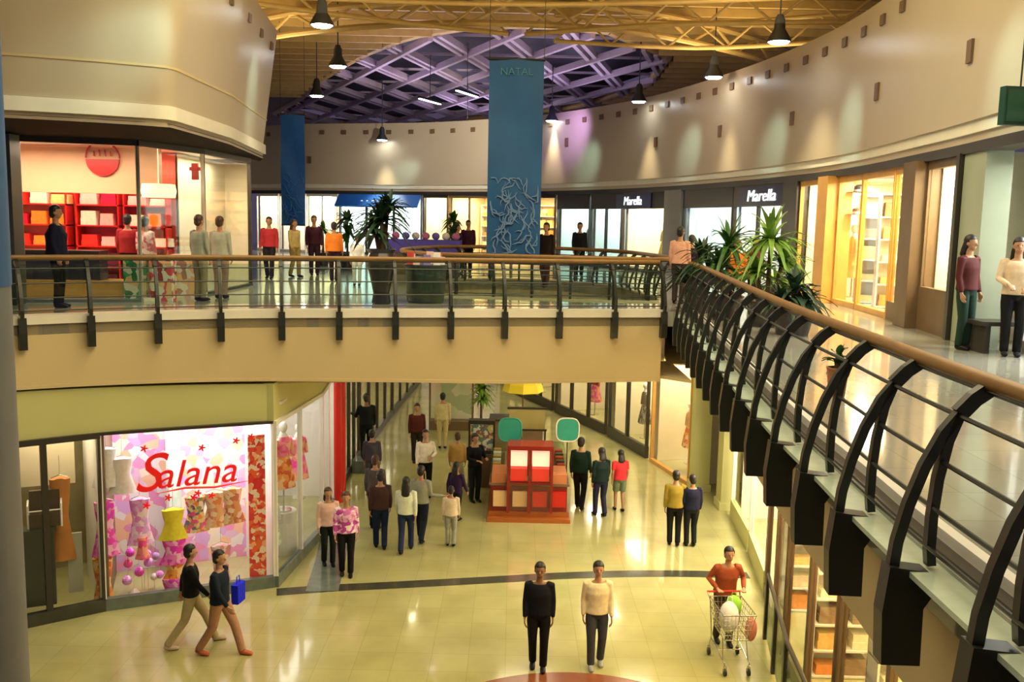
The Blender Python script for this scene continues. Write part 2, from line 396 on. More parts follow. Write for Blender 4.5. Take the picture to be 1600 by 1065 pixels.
# top of the bulkhead leans a little
FCR = fcs[::-1]     # from near right to far left, so "left of travel" is outward... checked by signs below
def outw(path, d):  # offset away from the atrium centre
    a = offset(path, d); b = offset(path, -d); c = Vector((-1, 22))
    i = len(path)//2
    return a if (Vector(a[i])-c).length > (Vector(b[i])-c).length else b
ZT = 11.55
def band(name, path, z0, z1, d0, d1, t, m):
    """curved band whose foot stands d0 and top d1 outward"""
    A = outw(path, d0) if d0 else path; B = outw(path, d1) if d1 else path; A2 = outw(path, d0+t); B2 = outw(path, d1+t)
    n = len(path); vs = []; fs = []
    for i in range(n): vs += [(*A[i], z0), (*B[i], z1), (*B2[i], z1), (*A2[i], z0)]
    for i in range(n-1):
        for k in range(4): k2 = (k+1) % 4; fs.append((i*4+k, (i+1)*4+k, (i+1)*4+k2, i*4+k2))
    fs += [(0, 1, 2, 3), (4*n-1, 4*n-2, 4*n-3, 4*n-4)]
    return struct(MB().add(vs, fs).build(name, m, smooth=True))
band('wall_back', fcs, ZF+.30, ZT, .0, .02, .4, M['plaster_w'])
band('trim_9', fcs, ZF+.12, ZF+.30, -.05, -.05, .4, M['lip'])
band('trim_10', fcs, ZF, ZF+.13, -.10, -.10, .5, M['plaster_w'])
band('trim_11', fcs, ZF-.16, ZF, .10, .10, .4, M['dark'])
# row of little vents under the top edge and a few grilles
vent_me = None
vp = resample(fcs, step=1.15, smooth=False)
for i in range(3, len(vp)-2):
    p = Vector(vp[i]); t = (Vector(vp[i+1])-Vector(vp[i-1])).normalized(); a = math.atan2(t.y, t.x)
    if p.y < 9: continue
    if vent_me is None:
        o = MB().box(-.12, .12, -.03, .03, -.10, .10).build('wall_vent', M['brown']); vent_me = o.data
    else:
        o = bpy.data.objects.new('wall_vent', vent_me); C.objects.link(o)
    o.location = (p.x, p.y, ZT-.42); o.rotation_euler = (0, 0, a)
    tag(o, 'small square dark vent in the row under the top of the curved bulkhead', 'vent', 'vents along the curved bulkhead')
for px, py in ((490, 250), (890, 222), (1027, 222), (1130, 205), (1240, 185), (1366, 143), (1508, 80)):
    x0, y0 = None, None
    best = min(range(len(fcs)), key=lambda j: abs((lambda d: math.atan2(d.x, d.y))(ray(px, py))-math.atan2(fcs[j][0], fcs[j][1])))
    p = Vector(fcs[best]); t = (Vector(fcs[min(best+1, 109)])-Vector(fcs[best-1])).normalized(); d = ray(px, py); zz = CZ+d.z*(p.y/d.y)
    o = MB().box(-.1, .1, -.035, .035, -.17, .17).build('camera_housing', M['brown']); o.location = (p.x, p.y, zz); o.rotation_euler = (0, 0, math.atan2(t.y, t.x)); tag(o, 'small brown grille box set mid height in the curved bulkhead', 'grille', 'grilles on the curved bulkhead'); o.name = 'wall_grille'

def path_at(path, px):      # point of a plan curve seen at column px (at horizon height)
    d = ray(px, 346+(px-800)*.021); a = math.atan2(d.x, d.y)
    bi = 0
    for i in range(len(path)-1):
        a0 = math.atan2(*path[i]); a1 = math.atan2(*path[i+1])
        if (a0-a)*(a1-a) <= 0 and path[i][1] > 0:
            t = (a-a0)/(a1-a0+1e-12); return Vector(path[i]).lerp(Vector(path[i+1]), t)
    return Vector(min(path, key=lambda p: abs(math.atan2(*p)-a)))
def inward(a, b):           # unit normal pointing away from the atrium
    t = (b-a).normalized(); n = Vector((-t.y, t.x)); mid = (a+b)/2
    return n if (mid+n-Vector((0, 22))).length > (mid-n-Vector((0, 22))).length else -n
def shop_box(a, b, z0, z1, depth, wm, power, col, back=None, ceil=None, sides=(1, 1)):
    """room behind a shopfront: back wall, two side walls, ceiling, lamp"""
    n = inward(a, b); t = (b-a).normalized(); g = .06
    A = a+t*.02+n*.08; B = b-t*.02+n*.08; A2 = A+n*depth; B2 = B+n*depth
    w = MB()
    def slab(p, q, zz0, zz1, th):
        d = (q-p).normalized(); nn = Vector((-d.y, d.x))*th
        vs = [(p.x, p.y, zz0), (q.x, q.y, zz0), (q.x+nn.x, q.y+nn.y, zz0), (p.x+nn.x, p.y+nn.y, zz0), (p.x, p.y, zz1), (q.x, q.y, zz1), (q.x+nn.x, q.y+nn.y, zz1), (p.x+nn.x, p.y+nn.y, zz1)]
        w.add(vs, [(0, 3, 2, 1), (4, 5, 6, 7), (0, 1, 5, 4), (1, 2, 6, 5), (2, 3, 7, 6), (3, 0, 4, 7)])
    slab(A2, B2, z0, z1, .05); s1 = w; 
    struct(s1.build('wall_shop', back or wm))
    for P_, P2, on in ((A, A2, sides[0]), (B, B2, sides[1])):
        if on: w = MB(); slab(P_+n*.12, P2, z0, z1, .04); struct(w.build('wall_shop', wm))
    c = MB().add([(A.x, A.y, z1), (B.x, B.y, z1), (B2.x, B2.y, z1), (A2.x, A2.y, z1), (A.x, A.y, z1+.05), (B.x, B.y, z1+.05), (B2.x, B2.y, z1+.05), (A2.x, A2.y, z1+.05)], [(0, 3, 2, 1), (4, 5, 6, 7), (0, 1, 5, 4), (1, 2, 6, 5), (2, 3, 7, 6), (3, 0, 4, 7)])
    struct(c.build('ceiling_shop', M['white'])); c2 = (A+B+A2+B2)/4+n*(-.3)
    area((c2.x, c2.y, z1-.08), (0, 0, math.atan2(t.y, t.x)), max(.4, (b-a).length*.75), depth*.55, power, col)
    return n, t
def shopfront(label, a, b, z0, z1, mull=2, base=.12, head=.15, m='dark', transom=None, post=.05, basem=None, glassm='glass', headm=None):
    t = (b-a).normalized(); L = (b-a).length; root = thing('shopfront', label, 'shop window', (a.x, a.y, z0), math.atan2(t.y, t.x)); H = z1-z0
    MB().box(0, L, -.06, .06, 0, base).build('plinth', M[basem or m], root)
    MB().box(0, L, -.05, .05, H-head, H).build('header', M[headm or m], root)
    for k in range(mull+1):
        x = L*k/mull; MB().box(max(0, x-post/2), min(L, x+post/2), -.045, .045, base, H-head).build('mullion', M[m], root)
    if transom: MB().box(0, L, -.03, .03, transom-.03, transom+.03).build('transom', M[m], root)
    for k in range(mull): MB().box(L*k/mull+post/2, L*(k+1)/mull-post/2, -.008, .008, base, H-head).build('pane', M[glassm], root)
    return root
shelf_box = {}
def shelf_unit(label, p, ang, w, h, n, cols, m='white', goods=True, gname='folded_clothes', glabel='small stack of folded clothes on a lit shop shelf', ggroup='goods on the shop shelves', depth=.35):
    root = thing('shelf_unit', label, 'shelf', (p[0], p[1], p[2]), ang)
    s = MB().box(-w/2, w/2, depth-.02, depth, 0, h); s.build('back_panel', M[m], root)
    MB().box(-w/2, -w/2+.03, 0, depth, 0, h).build('side_panel', M[m], root); MB().box(w/2-.03, w/2, 0, depth, 0, h).build('side_panel', M[m], root)
    for k in range(n+1):
        z = h*k/n*.985; MB().box(-w/2, w/2, 0, depth, z, z+.03).build('shelf', M[m], root)
    if goods:
        c, s_ = math.cos(ang), math.sin(ang)
        for k in range(n):
            z = h*k/n*.985+.032; x = -w/2+.1
            while x < w/2-.18:
                ww = random.uniform(.30, .46); hh = random.uniform(.12, h/n-.14); mt = random.choice(cols)
                lx, ly = x+ww/2, .16
                o = MB().box(-ww/2, ww/2, -.12, .12, 0, hh*.5).box(-ww/2+.01, ww/2-.01, -.11, .12, hh*.5+.001, hh).build(gname, mt)
                o.location = (p[0]+lx*c-ly*s_, p[1]+lx*s_+ly*c, p[2]+z); o.rotation_euler = (0, 0, ang); tag(o, glabel, 'goods', ggroup); x += ww+.09

# ---------------------------------------------------------------- people
def remesh(mb, vox, name, m, parent, smooth=2):
    me = bpy.data.meshes.new(name); me.from_pydata(mb.v, [], mb.f)
    bm = bmesh.new(); bm.from_mesh(me); bmesh.ops.recalc_face_normals(bm, faces=bm.faces); bm.to_mesh(me); bm.free()
    o = bpy.data.objects.new(name, me); C.objects.link(o)
    r = o.modifiers.new('r', 'REMESH'); r.mode = 'VOXEL'; r.voxel_size = vox; r.use_smooth_shade = True
    s = o.modifiers.new('s', 'SMOOTH'); s.iterations = smooth; s.factor = .5
    bpy.context.view_layer.update(); dg = bpy.context.evaluated_depsgraph_get(); me2 = bpy.data.meshes.new_from_object(o.evaluated_get(dg))
    o.modifiers.clear(); o.data = me2; me2.materials.clear(); me2.materials.append(m); me2.polygons.foreach_set('use_smooth', [True]*len(me2.polygons))
    o.parent = parent; return o
def human(label, p, face, shirt, lower, h=1.72, z=None, skin='skin', hair='hair', hairlen=0, long_sleeve=True, kind='trousers', shoes=(.02, .02, .02), stride=.0, arms=(None, None), near=False, wide=1.07, lean=0, name='person', cat='person', group=None, headturn=0, lead=1):
    """face: heading in degrees, 0 = facing the camera side (-Y), 180 = walking away"""
    k = h/1.75; V = Vector
    root = thing(name, label, cat, (p[0], p[1], p[2] if len(p) > 2 else (z or 0)), R_(face))
    root.scale = (k, k, k)
    # local frame: the figure looks along -Y, its own left is +X
    vox = .0085 if near else .0115
    lw = wide
    def ank(sd):       # leg joints of side sd (+1 = left)
        f = stride/2*(lead*sd); 
        foot = V((.085*sd, -f, .075 if f >= 0 else .10)); hip = V((.09*sd*lw, 0, .93-abs(stride)*.06))
        mid = (foot+hip)/2; knee = V((.092*sd, mid.y-.035-(.05 if f < 0 else 0), .505-abs(stride)*.03))
        return hip, knee, foot
    body = MB(); tr_ = MB(); sh = MB(); shoe_l = []
    drop = abs(stride)*.06; ly = -lean
    pel = V((0, 0, .95-drop)); che = V((0, ly*.6, 1.28-drop)); nk = V((0, ly, 1.47-drop)); hd = V((0, ly*1.15-.012, 1.635-drop))
    torso = [(V((0, .0, .84-drop)), (.10*lw, .085)), (V((0, 0, .92-drop)), (.172*lw, .122*lw)), (V((0, ly*.2, 1.02-drop)), (.158*lw, .115*lw)), (V((0, ly*.4, 1.13-drop)), (.155*lw, .112*lw)), (V((0, ly*.6, 1.26-drop)), (.172*lw, .12*lw)), (V((0, ly*.8, 1.36-drop)), (.18, .105)), (V((0, ly*.95, 1.42-drop)), (.13, .075)), (V((0, ly, 1.46-drop)), (.062, .062))]
    def torso_tube(mb, ex, lo=0, hi=99):
        T = torso[lo:hi]; mb.tube([a for a, r in T], [(r[0]+ex, r[1]+ex) for a, r in T], 20, flat=(1, 0, 0))
    torso_tube(body, -.012)
    body.tube([nk-V((0, 0, .06)), nk+V((0, 0, .05)), hd-V((0, .0, .06))], [.06, .052, .05], 12)
    ht = R_(headturn); fw = V((math.sin(ht), -math.cos(ht), 0)); rt = V((math.cos(ht), math.sin(ht), 0))
    body.ball(hd+V((0, 0, .02)), (.077, .092, .102), 16, 12); body.ball(hd+fw*.025-V((0, 0, .05)), (.056, .062, .062), 14, 10)
    body.tube([hd+fw*.075+V((0, 0, .02)), hd+fw*.108-V((0, 0, .018)), hd+fw*.095-V((0, 0, .03))], [.009, .015, .012], 8)
    for s in (1, -1): body.ball(hd+rt*.08*s-V((0, 0, .005)), (.012, .022, .032), 8, 6)
    hands = []
    for ai, sd in enumerate((1, -1)):
        S = V((.185*sd, ly*.9, 1.40-drop)); spec = arms[ai]
        if spec is None:
            a = -stride*.55*lead*sd
            E = S+V((.034*sd, -.28*math.sin(a), -.28*math.cos(a))); W = E+V((.002*sd, -.25*math.sin(a+.28), -.25*math.cos(a+.28)))
        else:
            E = V((spec[0][0]*sd, spec[0][1], spec[0][2]-drop)); W = V((spec[1][0]*sd, spec[1][1], spec[1][2]-drop))
        body.tube([S-V((.05*sd, 0, -.01)), S, S.lerp(E, .5), E, E.lerp(W, .35), W], [.05, .048, .042, .036, .037, .024], 12)
        d = (W-E).normalized(); side = V((0, -1, 0)) if abs(d.z) > .6 else V((-sd, 0, 0)); side = (side-d*side.dot(d)).normalized(); nrm = d.cross(side).normalized()
        if nrm.x*sd > 0: nrm = -nrm
        Pm = W+d*.085
        body.tube([W-d*.02, W+d*.03, Pm], [(.024, .019), (.034, .017), (.038, .014)], 12, flat=side)
        for fi, (of, ln) in enumerate(((.030, .070), (.010, .080), (-.010, .074), (-.030, .058))):
            b0 = Pm+side*of-d*.012; b1 = b0+d*ln*.5+nrm*.008; b2 = b1+d*ln*.38+nrm*.022; b3 = b2+d*ln*.15+nrm*.02
            body.tube([b0, b1, b2, b3], [.0098, .0092, .0085, .007], 8)
        t0 = W+d*.03+side*.025; t1 = t0+side*.022+d*.028; t2 = t1+d*.032+nrm*.014+side*.004
        body.tube([t0-side*.012, t0, t1, t2], [.013, .012, .0105, .008], 8)
        cut = 1.0 if long_sleeve else .0
        ex = .012
        if long_sleeve: sh.tube([S-V((.07*sd, 0, -.012)), S, S.lerp(E, .5), E, E.lerp(W, .5), E.lerp(W, .97)], [.056, .062, .054, .048, .044, .034], 14)
        else: sh.tube([S-V((.07*sd, 0, -.012)), S, S.lerp(E, .5), S.lerp(E, .72)], [.056, .062, .056, .056], 14)
    torso_tube(sh, .012, 1, 7)
    for sd in (1, -1):
        hip, kn, ft = ank(sd)
        body.tube([hip+V((-.02*sd, 0, 0)), hip.lerp(kn, .3), kn, kn.lerp(ft, .35)+V((0, .012, 0)), ft], [.082, .074, .052, .052, .036], 14)
        body.tube([ft+V((0, .035, -.035)), ft+V((0, -.05, -.045)), ft+V((0, -.13, -.055))], [(.034, .028), (.04, .026), (.034, .018)], 10, flat=(1, 0, 0))
        if kind == 'trousers': tr_.tube([hip+V((-.012*sd, 0, .04)), hip.lerp(kn, .3), kn, kn.lerp(ft, .5), ft+V((0, .004, -.01))], [.096, .094, .072, .066, .062], 16)
        elif kind == 'shorts': tr_.tube([hip+V((-.012*sd, 0, .04)), hip.lerp(kn, .4), hip.lerp(kn, .85)], [.096, .096, .088], 16)
        s_ = MB(); lift = 0 if ft.y <= 0 or stride == 0 else .02
        s_.tube([V((ft.x, ft.y+.055, .04+lift)), V((ft.x, ft.y+.02, .048+lift)), V((ft.x, ft.y-.06, .04)), V((ft.x, ft.y-.13, .032)), V((ft.x, ft.y-.17, .026))], [(.025, .03), (.042, .047), (.045, .04), (.044, .031), (.024, .02)], 14, flat=(1, 0, 0))
        shoe_l.append(s_)
    if kind == 'skirt': tr_.tube([V((0, 0, 1.0-drop)), V((0, 0, .88)), V((0, 0, .7)), V((0, 0, .52))], [(.135, .10), (.165, .13), (.19, .16), (.21, .18)], 20, flat=(1, 0, 0))
    elif kind == 'long_dress': tr_.tube([V((0, 0, 1.0-drop)), V((0, 0, .8)), V((0, 0, .4)), V((0, 0, .08))], [(.135, .10), (.175, .14), (.2, .18), (.25, .22)], 20, flat=(1, 0, 0))
    else: torso_tube(tr_, .004, 0, 3)
    remesh(body, vox, 'body', M[skin], root, 1)
    remesh(sh, .015, 'top', shirt, root); remesh(tr_, .015, 'trousers' if kind in ('trousers', 'shorts') else 'skirt', lower, root)
    for s_ in shoe_l: s_.build('shoe', paint(shoes, .4), root, True)
    if hair:
        hb = MB(); hb.ball(hd+V((0, 0, .042))-fw*.014, (.092, .103, .102), 14, 10); hb.ball(hd-fw*.045-V((0, 0, .02)), (.083, .068, .085), 12, 8)
        if hairlen: 
            hb.tube([hd-fw*.05+V((0, 0, .03)), hd-fw*.085-V((0, 0, .08)), hd-fw*.105-V((0, 0, .08+hairlen*.6)), hd-fw*.10-V((0, 0, .08+hairlen))], [(.08, .05), (.095, .045), (.10, .04), (.05, .02)], 14, flat=tuple(rt))
        # carve the face out of the hair by pushing front-low vertices back
        o = remesh(hb, .014, 'hair', M[hair], root)
        for v in o.data.vertices:
            d = v.co-hd
            if d.dot(fw) > .03 and d.z < .065: v.co -= fw*(d.dot(fw)-.0)*.75
        if near:
            for s in (1, -1): MB().ball(hd+fw*.083+rt*.03*s+V((0, 0, .015)), (.011, .008, .007), 8, 6).build('eye', M['eye'], root)
            MB().ball(hd+fw*.083-V((0, 0, .062)), (.022, .008, .006), 8, 6).build('mouth', M['lips'], root)
    return root
def at_x(path, X):
    for i in range(len(path)-1):
        a, b = path[i], path[i+1]
        if (a[0]-X)*(b[0]-X) <= 0 and a[0] != b[0]:
            t = (X-a[0])/(b[0]-a[0]); return Vector(a).lerp(Vector(b), t)
    return Vector(path[0])
def V2(p): return Vector((p[0], p[1]))

# ---------------------------------------------------------------- upper left corner: bulkhead and toy coloured shop
LB = [(-9.9, 14.6), (-8.0, 15.15), (-6.95, 15.55), (-5.98, 16.05), (-5.9, 16.2), (-5.95, 19.6), (-6.5, 24.3)]
lb = resample(LB, count=60, smooth=False); lbr = [Vector(p) for p in lb]
def lband(name, z0, z1, d0, d1, t, m):
    A = offset(lb, -d0); B = offset(lb, -d1); A2 = offset(lb, t-d0); B2 = offset(lb, t-d1); n = len(lb); vs = []; fs = []
    for i in range(n): vs += [(*A[i], z0), (*B[i], z1), (*B2[i], z1), (*A2[i], z0)]
    for i in range(n-1):
        for k in range(4): k2 = (k+1) % 4; fs.append((i*4+k, (i+1)*4+k, (i+1)*4+k2, i*4+k2))
    fs += [(0, 1, 2, 3), (4*n-1, 4*n-2, 4*n-3, 4*n-4)]
    return struct(MB().add(vs, fs).build(name, m, smooth=True))
lband('wall_left', 8.86, 11.7, 0, .38, .3, M['plaster_w'])
lband('trim_15', 9.46, 9.50, .095, .10, .05, M['plaster'])
for i_ in (0, 1, 2, 3, 4):
    y_ = 17.2+i_*1.6; x_ = -5.93-.02*i_-(.10*max(0, y_-19.6)); o = MB().box(-.03, .03, -.1, .1, -.09, .09).build('wall_vent', M['brown']); o.location = (x_+.33, y_, 11.2); tag(o, 'small dark vent near the top edge of the left bulkhead', 'vent', 'vents along the left bulkhead')
lband('trim_12', 8.62, 8.85, .06, .06, .3, M['lip'])
lband('trim_13', 8.50, 8.62, -.02, -.02, .3, M['plaster_w'])
# soffit and shopfront behind the bulkhead
LS = [(-11.4, 17.3), (-9.35, 17.75), (-7.35, 18.3), (-6.75, 20.3), (-6.62, 23.4), (-7.0, 26.5)]
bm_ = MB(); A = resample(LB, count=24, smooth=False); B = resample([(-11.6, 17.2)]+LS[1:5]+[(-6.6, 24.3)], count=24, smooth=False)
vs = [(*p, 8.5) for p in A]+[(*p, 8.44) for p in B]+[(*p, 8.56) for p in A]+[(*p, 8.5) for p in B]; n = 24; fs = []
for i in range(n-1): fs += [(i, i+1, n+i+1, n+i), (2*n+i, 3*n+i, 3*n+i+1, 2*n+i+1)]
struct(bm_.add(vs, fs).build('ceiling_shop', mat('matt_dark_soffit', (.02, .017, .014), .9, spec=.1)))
struct(MB().box(-9.75, -9.2, 17.15, 17.5, UP+.003, 8.42).build('wall_pier', mat('dark_grey_green_cladding', (.07, .085, .07), .4)))
cen = (0, 5)
def seg_front(label, a, b, **k): return shopfront(label, V2(a), V2(b), k.pop('z0', UP), k.pop('z1', 8.45), **k)
sf = seg_front('frameless curved glass front of the red shop, broad left section', (-9.35, 17.75), (-7.35, 18.3), mull=1, head=.12, base=.06, post=.03, m='greycol', headm='dark')
seg_front('glass front of the red shop, narrow section round the corner', (-7.35, 18.3), (-6.75, 20.3), mull=1, head=.12, base=.06, post=.02, m='lip', headm='dark')
seg_front('glass front of the red shop, last section with a dark end post', (-6.75, 20.3), (-6.62, 23.4), mull=1, head=.12, base=.06, post=.06)
seg_front('dark framed glass beside the left column of the red shop', (-11.4, 17.3), (-9.35, 17.75), mull=2, head=.12, base=.06, post=.14)
M['salmon'] = mat('salmon_wall_paint', (.86, .50, .30), .5)
w = MB().box(-11.5, -7.9, 22.0, 22.1, UP, 8.44); struct(w.build('wall_shop', mat('red_shop_wall', (.50, .06, .03), .5)))
struct(MB().box(-7.9, -7.2, 25.5, 25.6, UP, 8.44).build('wall_shop', M['warmwhite']))
struct(MB().box(-12.2, -12.1, 17, 26, UP, 8.44).build('wall_shop', M['salmon']))
struct(MB().box(-12.2, -6.9, 18.4, 24.2, 8.46, 8.52).build('ceiling_shop', M['white']))
struct(MB().box(-7.95, -7.88, 22.0, 25.6, UP, 8.44).build('wall_shop', M['warmwhite']))
struct(MB().box(-11.9, -7.7, 20.3, 20.5, 7.45, 8.44).build('wall_shop', M['salmon']))
area((-9.8, 18.9, 8.35), (0, 0, 0), 3.2, 1.2, 170, (1, .78, .55)); area((-9.8, 21.2, 8.3), (0, 0, 0), 3.4, 1.0, 170, (1, .62, .42)); area((-7.3, 22.6, 8.35), (0, 0, 0), .8, 3.5, 110, (1, .86, .6))
# round sign
p = atY(160, 247, 20.25); lg = thing('round_sign', 'round red sign with a filled lower half on the red shop wall', 'sign', (p.x, 20.26, p.z))
r = .36; c = MB().prism([(r*math.cos(a), r*math.sin(a)) for a in [PI+PI*k/20 for k in range(21)]], .05, (0, 0, -.02), Vector((1, 0, 0)), Vector((0, 0, 1)), Vector((0, 1, 0)))
c.build('red_half', M['red'], lg)
MB().tube([(r*math.cos(a), -.01, r*math.sin(a)) for a in [PI*k/16 for k in range(17)]], .022, 6).build('rim', M['red'], lg)
for k, s in enumerate((-.18, -.06, .06, .18)): MB().tube([(s, -.01, .04), (s, -.01, .2-abs(s)*.3)], .02, 6).build('upper_stroke', M['red'], lg)
p = atY(305, 268, 21); o = MB().box(-.07, .07, -.04, .04, -.18, .18).box(-.12, .12, -.03, .03, .02, .1).build('hanging_ornament', M['red']); o.location = p; tag(o, 'small red ornament hanging in the red shop', 'ornament')
# pale lantern
p = atY(248, 298, 19.75); o = MB().lathe([(.05, -.14), (.33, -.14), (.36, 0), (.33, .14), (.05, .14)], (0, 0, 0), 24).tube([(0, 0, .14), (0, 0, .9)], .01, 6).build('drum_lamp', mat('warm_lamp_shade', (.95, .8, .45), .6, emit=1.6, ecol=(1, .82, .45))); o.location = p; tag(o, 'wide warm drum lamp hanging in the red shop', 'lamp')
reds = [paint((.75, .03, .02)), paint((.85, .30, .04)), paint((.9, .62, .25)), paint((.85, .80, .7)), paint((.55, .01, .05)), paint((.15, .02, .04)), paint((.95, .45, .45))]
for i, X in enumerate((-11.0, -9.6, -8.5)):
    shelf_unit(['red shelf unit with goods near the left wall of the red shop', 'red shelf unit with goods in the middle of the red shop', 'red shelf unit with goods at the right end of the red shop'][i], (X, 21.5, UP), 0, 1.0 if i else 1.4, 2.4, 5, reds, 'red', glabel='small red or orange boxed goods on a red shop shelf', ggroup='goods in the red shop', gname='boxed_goods')
# counter & display cubes
ct = thing('counter', 'dark counter with orange wood base in the red shop', 'counter', (-9.2, 18.9, UP), .1)
MB().box(-1.2, .75, 0, .5, .36, .9).build('body', mat('charcoal_laminate', (.03, .035, .06), .3), ct); MB().box(-1.2, .75, -.05, .55, .9, .96).build('counter_top', M['dark'], ct); MB().box(-1.25, 1.3, -.12, .6, 0, .36).build('base', M['wood2'], ct)
for i, (px, cc, lb_) in enumerate(((215, (.05, .45, .15), 'green and white patterned display block on the shop floor'), (255, (.8, .1, .15), 'red patterned display block beside the green one'), (292, (.9, .5, .4), 'pink display block near the shop corner'))):
    q_ = atY(px, 440, 18.75 if i < 2 else 19.6); o = MB().box(-.22, .22, -.15, .15, 0, .85).box(-.26, .26, -.19, .19, .85, .9).build('display_plinth', pattern('plinth_print_%d' % i, [cc, (.9, .85, .75), tuple(c*.5 for c in cc), (.95, .6, .3)], 9)); o.location = (q_.x, q_.y, UP); tag(o, lb_, 'display')

# ---------------------------------------------------------------- mannequins (no skin)
def dressed_stand(label, p, ang, dress, accent, h=1.7, z=0, top=None, cat='mannequin', group=None):
    r_ = thing('mannequin', label, cat, (p[0], p[1], z), ang, group); k = h/1.7; r_.scale = (k, k, k)
    MB().lathe([(.15, 0), (.15, .02), (.02, .03), (.015, .5)], seg=16).build('stand', M['chrome'], r_, True)
    b = MB(); b.tube([(0, 0, .5), (0, 0, .9), (0, 0, 1.02), (0, 0, 1.2), (0, 0, 1.36), (0, 0, 1.43), (0, 0, 1.5)], [(.10, .08), (.14, .1), (.11, .085), (.14, .1), (.17, .09), (.10, .07), (.05, .05)], 14)
    b.ball((0, -.01, 1.6), (.07, .085, .105)); b.build('form', M['white'], r_, True)
    d = MB()
    n = 20; prof = [(.46, .27), (.7, .23), (.92, .17), (1.04, .135)]
    vs = []; fs = []
    for i, (zz, rr) in enumerate(prof):
        for j in range(n):
            a = 2*PI*j/n; rip = 1+.10*math.cos(5*a)*(1.04-zz)*1.5; vs.append((rr*rip*math.cos(a), rr*.75*rip*math.sin(a), zz))
    for i in range(len(prof)-1):
        for j in range(n): fs.append((i*n+j, i*n+(j+1) % n, (i+1)*n+(j+1) % n, (i+1)*n+j))
    fs.append(tuple(range(n)))
    d.add(vs, fs).build('skirt', dress, r_, True)
    t = MB(); t.tube([(0, 0, 1.02), (0, 0, 1.2), (0, 0, 1.34), (0, 0, 1.42)], [(.125, .098), (.152, .112), (.182, .10), (.11, .08)], 16)
    for s in (1, -1): t.tube([(.15*s, 0, 1.36), (.21*s, 0, 1.25), (.24*s, -.01, 1.0)], [.055, .05, .045], 10)
    t.build('top', accent, r_, True); return r_
def hung(label, p, ang, m, h, w=.42, z=0, group=None, cat='garment'):
    """a garment on a hanger, hanging from a thin wire"""
    r_ = thing('hanging_garment', label, cat, (p[0], p[1], z), ang, group)
    n = 12; vs = []
    prof = [(h, w*.22), (h*.985, w*.5), (h*.8, w*.46), (h*.55, w*.36), (h*.3, w*.46), (0, w*.6)]
    for zz, rr in prof:
        for j in range(n):
            a = 2*PI*j/n; rp = 1+.12*math.cos(4*a+zz*3)*(1-zz/h); vs.append((rr*rp*math.cos(a), .09*rp*math.sin(a)+.0, zz))
    fs = [(i*n+j, i*n+(j+1) % n, (i+1)*n+(j+1) % n, (i+1)*n+j) for i in range(len(prof)-1) for j in range(n)]+[tuple(range(n)), tuple((len(prof)-1)*n+j for j in range(n-1, -1, -1))]
    MB().add(vs, fs).build('cloth', m, r_, True)
    MB().tube([(-w*.4, 0, h), (0, 0, h+.05), (w*.4, 0, h)], .008, 6).tube([(0, 0, h+.05), (0, 0, h+.4)], .004, 5).build('hanger', M['chrome'], r_)
    return r_

# ---------------------------------------------------------------- ground floor, left front shop
sl_all = offset(eb, .17); SL = [p for p in sl_all if p[0] < -4.45]+[tuple(at_x(sl_all, -4.45))]
SIDE = [(-4.42, 17.0), (-4.15, 20.0), (-4.42, 23.1), (-4.5, 27), (-4.3, 33), (-4.0, 40)]
n_ = len(SL)
struct(MB().wall(SL, 3.22, [4.13-.2*i/(n_-1) for i in range(n_)], .2).build('wall_left', M['plaster_g']))
struct(MB().wall([SIDE[i] for i in (2, 1, 0)][::-1], 3.22, 3.95, .2).build('wall_left', M['plaster_g']))
struct(MB().wall(SIDE[2:], 3.3, 3.95, .2).build('wall_left', M['plaster']))
# plug between green wall and bridge fascia
pa, pb, pc = at_x(SL, -8.6), at_x(SL, -7.15), V2(SL[-1])
cw = (0, 5)
def box_room(pts_, z1, back_m, side_m, depthv, power, col, lamp=None):
    a, b = pts_; dv = Vector(depthv); A2, B2 = a+dv, b+dv
    s1 = MB(); s1.wall([tuple(B2), tuple(A2)], 0.003, z1, -.08); struct(s1.build('wall_shop', back_m))
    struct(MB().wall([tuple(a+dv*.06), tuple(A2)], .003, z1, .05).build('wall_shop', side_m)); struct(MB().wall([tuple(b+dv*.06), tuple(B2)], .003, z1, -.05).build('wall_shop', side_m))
    a, b = a+dv*.16, b+dv*.16
    ce = MB().add([(a.x, a.y, z1), (b.x, b.y, z1), (B2.x, B2.y, z1), (A2.x, A2.y, z1)]+[(a.x, a.y, z1+.05), (b.x, b.y, z1+.05), (B2.x, B2.y, z1+.05), (A2.x, A2.y, z1+.05)], [(0, 3, 2, 1), (4, 5, 6, 7), (0, 1, 5, 4), (1, 2, 6, 5), (2, 3, 7, 6), (3, 0, 4, 7)]); struct(ce.build('ceiling_shop', M['white']))
    c = (a+b+A2+B2)/4; t = (b-a); area((c.x-dv.x*.15, c.y-dv.y*.15, z1-.06), (0, 0, math.atan2(t.y, t.x)), t.length*.85, dv.length*.5, power, col)
M['confetti'] = pattern('pink_white_backdrop', [(.9, .86, .88), (.85, .6, .82), (.92, .88, .9), (.75, .45, .85), (.93, .85, .7), (.9, .35, .65), (.95, .6, .4)], 6)
box_room((pb, pc), 3.5, M['confetti'], M['white'], (-1.0, 1.6), 85, (1, .90, .92))
M['leaf_wall'] = mat('olive_shop_wall', (.30, .26, .12), .6, noise=.3)
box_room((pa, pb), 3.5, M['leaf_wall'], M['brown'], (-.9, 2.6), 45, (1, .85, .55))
t_ = shopfront('dark framed entrance at the lower left corner of the hall', pa, pb, 0, 3.24, mull=2, base=.22, head=.10, post=.10, basem='dark_stone')
shopfront('big bright window of the shop with red script lettering', pb, pc, 0, 3.24, mull=1, base=.22, head=.05, m='white', post=.05, basem='grey_stone', headm='dark')
